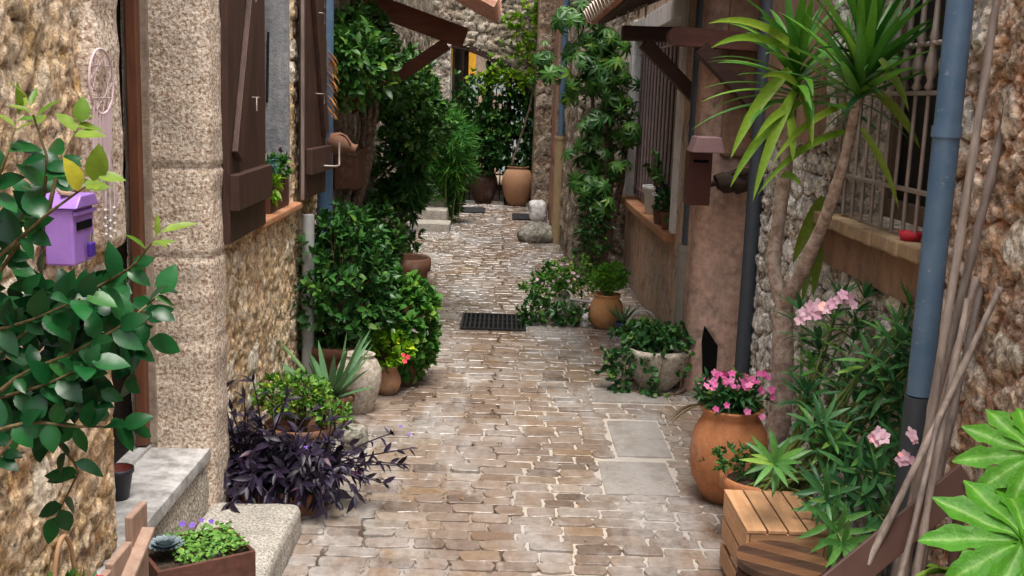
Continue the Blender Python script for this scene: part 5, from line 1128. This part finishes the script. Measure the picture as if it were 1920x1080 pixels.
# white hoop
p0, p1 = G(1184, 640), G(1222, 628); t = thing('white_hoop', 'white bent tube hoop stuck in the ground by the ivy bowl', 'hoop', p0)
b = MB(); cc = (p0+p1)/2; b.tube([p0]+[np.array([cc[0]+.085*math.cos(a)*1., cc[1]+.0*a, .12+.075*math.sin(a)]) for a in np.linspace(PI, 0, 12)]+[p1+[.05, 0, 0]], .007, 7); b.build('tube', M['whiteobj'], t)
# small striped thing: red dish behind
# ivy bowl
ic = G(1238, 748)+[0, .2, 0]; t = thing('ivy_bowl', 'wide cast stone bowl overgrown with trailing dark ivy', 'potted plant', ic)
pot(t, ic, .18, .25, 'bowl', 'bowlstone'); b = MB(); b.lathe([(.001, 0), (.17, 0), (.18, .02), (.17, .02)], ic, 24); b.build('saucer', M['terradark'], t)
mb = MB(); P, u_ = bushpts(ic+[-.02, 0, .29], (.22, .18, .075), 300, .3, .45, 9); cluster(mb, P+[0, .02, .02], u_+[0, 0, .2], 5, T_RND, .030)
for x, n, L in ((-.20, 40, .28), (-.17, 30, .30), (-.02, 34, .30), (.15, 16, .14), (-.25, 34, .16), (-.10, 6, .1)):
    z = rng.uniform(0, 1, n); P = np.stack([ic[0]+x+rng.normal(0, .03, n)-.03*z, np.full(n, ic[1]-.19)+rng.normal(0, .02, n)+abs(x)*.4, .26-z*L], 1); P[:, 2] = np.maximum(P[:, 2], .02); cluster(mb, P, rv(n)+[0, -.6, -.1], 4, T_RND, .026)
mb.build('foliage', M['lf_ivy'], t)
b = MB()
for x in (-.2, -.1, 0, .12): b.tube([ic+[x*.7, -.1, .25], ic+[x, -.2, .22], ic+[x-.02, -.21, .04]], .002, 4, .5, False)
b.build('stem', M['stem'], t)
# ================================================================ JAR WITH PINK FLOWERS
jx = DY(1368, 955, 4.2); jc = G(1372, 957)+[.01, .15, 0]; jc[1] = 4.18; jc[0] = .958
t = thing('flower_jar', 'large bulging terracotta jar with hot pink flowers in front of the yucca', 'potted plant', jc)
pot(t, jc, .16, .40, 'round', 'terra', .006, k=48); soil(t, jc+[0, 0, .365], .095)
mb = MB(); P, u_ = bushpts(jc+[.0, 0, .45], (.135, .13, .075), 240, .3, .25, 5); cluster(mb, P, u_+[0, 0, .3], 5, T_LAN2, .045); mb.build('foliage', M['lf_mid'] if False else M['lf_ivy'], t)
b = MB(); n = 46; P = np.stack([jc[0]-.02+rng.uniform(-.12, .12, n), jc[1]-.02+rng.uniform(-.09, .09, n), jc[2]+.50+rng.uniform(0, .04, n)], 1); P[:, 2] -= ((P[:, 0]-jc[0])/.15)**2*.03
fl(t, P, nrm(rng.normal(0, .4, (n, 3))+[0, -.7, .6]), .036, M['fl_pink'])
P = jc+np.array([[.10, -.08, .56], [.12, -.07, .545], [.13, -.1, .50], [.135, -.1, .47], [-.09, -.12, .42], [.03, -.14, .42], [.09, -.14, .40], [-.05, -.13, .44], [.07, -.12, .57]]); fl(t, P, [(0, -.8, .4)]*9, .034, M['fl_pink'])
b = MB()
for k in range(9): b.strap(jc+[-.12, -.05, .42], (-1+random.uniform(-.3, .3), -.4, random.uniform(-.2, .2)), random.uniform(.12, .2), .004, .9, .2, 0, 5, side=(0, 0, 1))
b.build('dry_blades', M['stem'], t)
# ================================================================ YUCCA
yb = np.array([1.08, 4.32, 0]); YY = 4.3
t = thing('yucca_tree', 'tall two trunked yucca with spiky green heads beside the grilled window', 'tree', yb)
tr = MB(); fork = DY(1468, 575, YY)
def cp(pts, n=16):
    P = np.array(pts, float); tt = np.linspace(0, 1, len(P)); ts = np.linspace(0, 1, n); Q = np.stack([np.interp(ts, tt, P[:, j]) for j in range(3)], 1)
    for _ in range(2): Q[1:-1] = (Q[:-2]+2*Q[1:-1]+Q[2:])/4
    return Q
R1 = cp([(yb[0], YY, 0), DY(1462, 800, YY), DY(1468, 680, YY), fork])
tr.tube(R1, np.linspace(.054, .042, 16), 12, .5)
h1 = DY(1482, 190, YY+.02); h2_ = DY(1612, 165, YY-.72)
B1 = cp([fork, DY(1448, 500, YY+.01), DY(1462, 400, YY+.01), DY(1478, 280, YY+.02), h1], 20); B2 = cp([fork, DY(1500, 520, YY-.12), DY(1548, 410, YY-.32), DY(1585, 300, YY-.5), h2_], 20)
def ring(Q, r0, r1, n=70):
    u = np.linspace(0, 1, n); P = np.stack([np.interp(u, np.linspace(0, 1, len(Q)), Q[:, j]) for j in range(3)], 1); r = np.interp(u, [0, 1], [r0, r1])*(1+.06*(np.arange(n) % 2)+.05*np.sin(u*23)); tr.tube(P, r, 10, .5)
ring(B1, .030, .025); ring(B2, .032, .014); tr.build('trunk', M['yucca_bark'], t)
def head(c, n, L0, L1, ax, emin, emax, mtl, W=.04, dr=(.4, 1.0), fl=None):
    b = MB(); ax = nrm(ax); x = nrm(np.cross(ax, (0, 1, .1))); y = np.cross(ax, x)
    for k in range(n):
        a = k*2.39996+random.uniform(-.2, .2); f = k/n; el = emin+(emax-emin)*f+random.uniform(-.12, .12)
        d = (x*math.cos(a)+y*math.sin(a))*math.cos(el)+ax*math.sin(el)
        p = np.array(c)+ax*(.16*f-.04)
        if fl is not None and not fl(d): continue
        b.strap(p, d, random.uniform(L0, L1)*(1-.15*f), W*random.uniform(.8, 1.1), random.uniform(*dr), .35, random.random(), 10, .55, random.uniform(-.3, .3), side=np.cross(d, ax)+rng.normal(0, .1, 3))
    return b.build('leaf_head', M[mtl], t)
head(h2_+[.0, 0, .0], 60, .28, .42, (.03, -.1, 1), .42, 1.5, 'lf_yucca', .038, (.0, .35)); head(h2_+[0, 0, -.02], 14, .14, .26, (.05, -.05, 1), -.4, .5, 'lf_ole', .028, (.2, .8))
head(h1+[.02, 0, .03], 46, .34, .50, (-.1, -.1, 1), .0, 1.3, 'lf_yucca', .040, (.3, .9))
b = MB()
for (p0, p1, w_) in (((1480, 130), (1380, 290), .05), ((1500, 190), (1380, 345), .042), ((1490, 170), (1420, 365), .045), ((1500, 100), (1340, 30), .036), ((1480, 95), (1340, 80), .034), ((1490, 200), (1420, 260), .034), ((1495, 160), (1430, 140), .03), ((1590, 195), (1455, 305), .03), ((1590, 245), (1430, 360), .03), ((1480, 210), (1485, 300), .04), ((1500, 160), (1520, 270), .04), ((1465, 330), (1500, 345), .03)):
    a, c = DY(*p0, YY-.08), DY(*p1, YY-.22); L = np.linalg.norm(c-a); d = nrm(c-a)+[0, 0, .35]; b.strap(a, d, L*1.08, w_, .7, .3, random.random(), 10, .5, 0, side=nrm(np.cross(d, (.1, -1, .3))))
b.build('drooping_leaves', M['lf_yuccay'], t)
b = MB()
for (p0, p1, w_, y) in (((1615, 240), (1680, 385), .026, YY-.75), ((1650, 110), (1700, 205), .03, YY-.8), ((1640, 170), (1720, 275), .036, YY-.72), ((1545, 370), (1490, 490), .06, YY+.05), ((1560, 400), (1565, 545), .06, YY+.05), ((1540, 410), (1525, 550), .055, YY+.05), ((1530, 430), (1505, 565), .045, YY+.05)):
    a, c = DY(*p0, y), DY(*p1, y-.05); d = nrm(c-a)+[0, 0, .25]; b.strap(a, d, np.linalg.norm(c-a)*1.05, w_, .5, .3, random.random(), 9, .5, 0, side=nrm(np.cross(d, (.1, -1, .2))))
b.build('drooping_leaves', m_leaf('olive_blade', (.10, .17, .02), (.22, .27, .03), trans=.25), t)
# ================================================================ OLEANDER + TERRACOTTA BOWL
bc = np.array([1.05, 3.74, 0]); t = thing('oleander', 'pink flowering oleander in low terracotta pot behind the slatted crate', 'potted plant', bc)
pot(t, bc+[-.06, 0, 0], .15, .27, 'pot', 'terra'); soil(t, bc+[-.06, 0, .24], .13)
stb = MB(); mbs = [MB(), MB()]
TIPS = [(1575, 560, 3.75, 0), (1500, 585, 3.8, 0), (1535, 640, 3.75, 0), (1608, 620, 3.7, 0), (1705, 575, 3.35, 1), (1735, 610, 3.3, 0), (1690, 640, 3.3, 0), (1680, 700, 3.35, 0), (1520, 680, 3.7, 1), (1590, 700, 3.6, 0), (1640, 720, 3.45, 0), (1545, 790, 3.4, 0), (1560, 830, 3.4, 1), (1600, 860, 3.35, 0), (1650, 800, 3.35, 0), (1700, 830, 3.2, 0), (1450, 870, 3.2, 1), (1550, 940, 3.15, 0), (1580, 1020, 3.0, 1), (1640, 900, 3.2, 0), (1720, 680, 3.25, 0), (1620, 560, 3.7, 0), (1700, 900, 3.1, 0), (1660, 980, 3.1, 0), (1750, 640, 3.2, 0), (1700, 760, 3.3, 0), (1560, 600, 3.7, 1), (1640, 660, 3.45, 0), (1600, 760, 3.55, 1), (1510, 740, 3.6, 0), (1650, 860, 3.3, 1), (1730, 720, 3.2, 0), (1745, 560, 3.3, 1), (1620, 930, 3.2, 0)]
for k, (px, py, Y, li) in enumerate(TIPS):
    e = DY(px, py, Y); s = np.array([1.0+random.uniform(-.08, .12), 3.62+random.uniform(-.08, .08), .25]); 
    q = [(1-u)**2*s+2*u*(1-u)*((s+e)/2+np.array([.03, 0, .10]))+u*u*e for u in np.linspace(0, 1, 12)]; stb.tube(q, np.linspace(.007, .003, 12), 6, .5, False)
    q = np.array(q); d = nrm(q[-1]-q[-3]+[0, 0, .03]); mb = mbs[li]
    for lvl in range(4):
        p = q[-1-lvl] if lvl < 3 else q[-5]; m_ = 6 if lvl < 3 else 3; x = nrm(np.cross(d, (0, .4, .3))); y = np.cross(d, x); a0 = random.random()*6
        D = [nrm((x*math.cos(a)+y*math.sin(a))+d*(1.1-.42*lvl)+rng.normal(0, .12, 3)) for a in a0+np.linspace(0, 2*PI, m_, endpoint=False)]
        mb.inst(leaf_t(1, .17, 6, .3, random.uniform(.05, .3), .85, .8), [p]*m_, D, [nrm(d+[0, -.4, .6])]*m_, random.uniform(.08, .125), np.clip(rng.uniform(0, 1, m_), 0, 1))
stb.build('stem', M['gstem'], t); mbs[0].build('leaves', M['lf_ole'], t); mbs[1].build('light_leaves', M['lf_olel'], t)
b = MB()
FL = [(1505, 585), (1520, 575), (1500, 600), (1535, 572), (1548, 580), (1560, 570), (1580, 553), (1572, 562), (1592, 560), (1600, 572), (1512, 592), (1530, 590), (1640, 828), (1655, 820), (1648, 812), (1636, 820), (1695, 855), (1703, 862), (1688, 862), (1712, 823), (1708, 815)]
P = [DY(x, y, (3.5 if x < 1610 else 2.92)) for x, y in FL]; fl(t, P, nrm(rng.normal(0, .25, (len(P), 3))+[0, -.9, .35]), .047, M['fl_pale'])
mb = MB(); P, u_ = bushpts(bc+[-.12, .02, .31], (.15, .1, .05), 60); cluster(mb, P, u_, 5, T_OV3, .03); mb.build('undergrowth', M['lf_dark'], t)
# ================================================================ CRATE, ROUND TABLE
cz = .30; ca = G(1354, 917, cz); cb = G(1405, 994, cz); X0 = (ca[0]+cb[0])/2; yb0, yb1 = cb[1], ca[1]; X1 = X0+.26
t = thing('slatted_crate', 'light pine crate upside down with three wide gapped slats per side', 'crate', ((X0+X1)/2, (yb0+yb1)/2, 0))
n = 4
for k in range(n):
    b = MB(); wd = (X1-X0)/n; slab(b, (X0+wd*k+(.0 if k == 0 else .003), yb0, cz-.012), (X0+wd*(k+1)-.003, yb1, cz), random.random()); b.build('top_slat', M['crate'], t, .002)
for (za, zb) in ((cz-.075-.014, cz-.014), (cz-.17, cz-.10), (cz-.265, cz-.195)):
    b = MB(); slab(b, (X0, yb0+.002, za), (X0+.011, yb1-.002, zb), random.random()); b.build('side_slat', M['crate'], t, .002)
    b = MB(); slab(b, (X1-.011, yb0+.002, za), (X1, yb1-.002, zb), random.random()); b.build('side_slat', M['crate'], t, .002)
    b = MB(); slab(b, (X0+.013, yb0+.002, za), (X1-.013, yb0+.012, zb), random.random()); b.build('front_slat', m_wood('pine_front', (.48, .25, .12), (.62, .36, .19), 'x', 8), t, .002)
for x in (X0+.012, X1-.032):
    for y in (yb0+.014, yb1-.034): b = MB(); slab(b, (x, y, 0), (x+.02, y+.02, cz-.014)); b.build('corner_post', M['crate'], t, .002)
tz = .285; tcn = G(1466, 1047, tz); t = thing('round_stool', 'dark striped round wooden stool in front of the pine crate', 'stool', (tcn[0], tcn[1], 0)); R_ = .133
rot_ = .5
for k in range(5):
    u0, u1 = -1+.4*k, -1+.4*(k+1); pl = []
    xs = np.linspace(u0+.006, u1-.006, 6); pl = [(x*R_, -math.sqrt(max(0, 1-x*x))*R_) for x in xs]+[(x*R_, math.sqrt(max(0, 1-x*x))*R_) for x in xs[::-1]]
    b = MB(); b.prism(pl, (tcn[0], tcn[1], tz), (math.cos(1.0), math.sin(1.0), 0), (-math.sin(1.0), math.cos(1.0), 0), (0, 0, 1), .022, (.1, .9, .3, .8, .2)[k]); b.build('top_plank', m_wood('stool_plank_%d' % k if False else 'stool_plank', *(((.05, .025, .018), (.12, .06, .035)) if k % 2 == 0 else ((.11, .05, .025), (.20, .095, .045))), 'x', 5, .4), t, .002)
b = MB(); b.lathe([(R_*.90, 0), (R_*.97, .1), (R_*.95, tz-.03), (R_*.8, tz-.03)], (tcn[0], tcn[1], 0), 36); b.build('barrel_body', M['boxwood'], t)
b = MB(); b.lathe([(R_*.975, .19), (R_*.985, .19), (R_*.985, .215), (R_*.975, .215)], (tcn[0], tcn[1], 0), 36); b.build('hoop', M['iron'], t)
# ================================================================ STEEL BEAM, CANES, FATSIA
a, c = DY(1560, 1105, 2.42), DY(1815, 895, 2.62)
t = thing('steel_handrail', 'brown painted flat steel handrail rising diagonally at the bottom right', 'handrail', (a[0], a[1], 0))
b = MB(); d = nrm(c-a); b.beam(a-d*.25, c, .012, .082, (-.7, .1, .7)); b.build('rail', M['rust'], t, .003)
for q0, q1 in ((c-d*.02, (c[0]-.01, c[1], 0)), (a-d*.2, (a[0]-.12, a[1]-.15, 0))): b = MB(); b.tube([q0, q1], .016, 8); b.build('post', M['rust'], t)
canes = [((1690, 1090), (1872, -20), 2.75, .0125), ((1700, 1000), (1925, 60), 2.85, .0135), ((1640, 1010), (1875, 540), 2.6, .0095), ((1715, 1000), (1830, 520), 2.75, .011), ((1740, 980), (1850, 500), 2.85, .011), ((1755, 950), (1885, 330), 2.9, .010), ((1855, 900), (1862, 545), 2.95, .009), ((1700, 1085), (1800, 640), 2.65, .009), ((1725, 1090), (1815, 560), 2.6, .010), ((1660, 1095), (1760, 780), 2.5, .008)]
gl = ['tallest leaning cane whose top leaves the frame left of the others', 'thick grey cane whose top reaches the right edge of the frame', 'cane crossing in front of bundle with its cut top against red stones', 'short cane at the left side of the bundle middle', 'cane in bundle centre just behind crossing one', 'thin cane rising highest inside the bundle', 'thin upright tan cane standing right of the bundle', 'lower cane tucked under the left of the bundle', 'front lower cane beside the steel handrail', 'lowest short cane below the handrail']
for k, (p0, p1, Y, r) in enumerate(canes):
    a, c = DY(*p0, Y-.12), DY(*p1, Y+.08); d = nrm(c-a); a = a-d*(a[2]/d[2]) if d[2] > .1 else a
    a[1] = max(a[1], Y-.5); t = thing('bamboo_cane', 'dry '+gl[k], 'cane', a, 'dry canes leaning on the right wall')
    m_ = 8; P, R = [], []
    L = np.linalg.norm(c-a); nj = max(3, int(L/.2)); bend = rng.normal(0, .012, 3)
    for j in range(nj*6+1):
        u = j/(nj*6); P.append(a+(c-a)*u+bend*math.sin(PI*u)); R.append(r*(1.22 if j % 6 == 0 else 1.0)*(1.12-.3*u))
    b = MB(); b.tube(P, R, 8, random.random()); b.build('culm', M['bamboo'], t)
def fatsia(mb, c, size, ax, nv, nl=8, tone=.5, a0=0.):
    """one palmate leaf: finger lobes joined at the centre"""
    c = np.array(c, float); n = nrm(nv); x = nrm(ax-n*np.dot(ax, n)); y = np.cross(n, x)
    for k in range(nl):
        an = a0+(k-(nl-1)/2)*(4.7/nl); L = size*(1-.28*abs(k-(nl-1)/2)/(nl/2)); d = x*math.cos(an)+y*math.sin(an); s = np.cross(n, d); V = []; rows = 11
        for i in range(rows+1):
            u = i/rows; hw = size*(.045+.105*math.sin(PI*min(1, max(0, (u-.22)/.78)**1.1))**.9)*random.uniform(.93, 1.07)*(1 if i < rows else .05)*(1+.17*math.sin(i*2.2+k)*(u > .4)); hw = max(hw*(1-max(0, u-.86)*5.5), .002)
            z = size*(.03*math.sin(u*4+k)+.012*math.sin(u*13+k*2)-(.16+.08*math.sin(k*1.7))*u*u); p = c+d*L*u+n*z
            V += [p-s*hw+n*hw*.25, p-s*hw*.5+n*hw*.10, p-n*hw*.06, p+s*hw*.5+n*hw*.10, p+s*hw+n*hw*.25]
        f = [[i*5+j, i*5+j+1, (i+1)*5+j+1, (i+1)*5+j] for i in range(rows) for j in range(4)]
        cc = np.tile([[tone, 1, .5], [tone, 1, .5], [min(1, tone+.5), 0, .5], [tone, 1, .5], [tone, 1, .5]], (rows+1, 1)); mb.add(np.array(V), np.array(f), cc, True)
def m_fats():
    q = NT('fresh_palmate_leaf2'); base = q.mix(q.r, (.06, .235, .012), (.115, .34, .02)); base = q.mix(q.ramp(q.g, [(.05, 1.), (.35, 0.)]), base, (.20, .40, .07))
    base = q.mix(.6, base, q.ramp(q.noise(28, 5, .7), [(.3, .55), (.7, 1.25)]), 'MULTIPLY'); n = q.bump(q.noise(45, 4, .6), .6, .006); return q.fin(base, .42, n, .28, trans=.25)
M['fats'] = m_fats()
t = thing('fatsia', 'bright green palmate leaves reaching in at the lower right corner', 'shrub', (1.15, 1.6, 0))
b = MB(); stm = MB()
for (px, py, Y, sz, nvv, ax) in ((1940, 850, 2.0, .15, (-.25, -.75, .75), (-1, .1, -.05)), (1922, 1010, 1.86, .185, (-.15, -.65, .85), (-1, .15, -.02)), (1940, 1100, 1.9, .16, (-.2, -.5, .9), (-1, .0, -.3))):
    c = DY(px, py, Y); fatsia(b, c, sz, np.array(ax, float), np.array(nvv, float), 9, random.random()*.5); stm.tube(arc(c, (1.2, 1.75, .5), .05, 8), .005, 6)
c = DY(2010, 960, 1.95); fatsia(b, c, .17, np.array([-1, 0, .3]), np.array([-.3, -.6, .8]), 8, .3); stm.tube(arc(c, (1.2, 1.75, .5), .05, 8), .005, 6)
stm.tube([(1.2, 1.75, 0), (1.2, 1.75, .55)], .014, 7); b.build('leaves', M['fats'], t); stm.build('stem', M['gstem'], t)
b = MB(); c = DY(1745, 1072, 2.05)
for k in range(9): b.strap(c+[.03, 0, 0], (-1+.22*k, -.2, .25-.06*abs(k-3)), random.uniform(.05, .075), .022, .4, .3, random.random(), 5)
b.build('yellow_leaves', M['lf_young'], t)
t = thing('green_shrub', 'small green leaves at the right frame edge above the palmate leaves', 'plant', (1.3, 2.2, 0)) if False else None
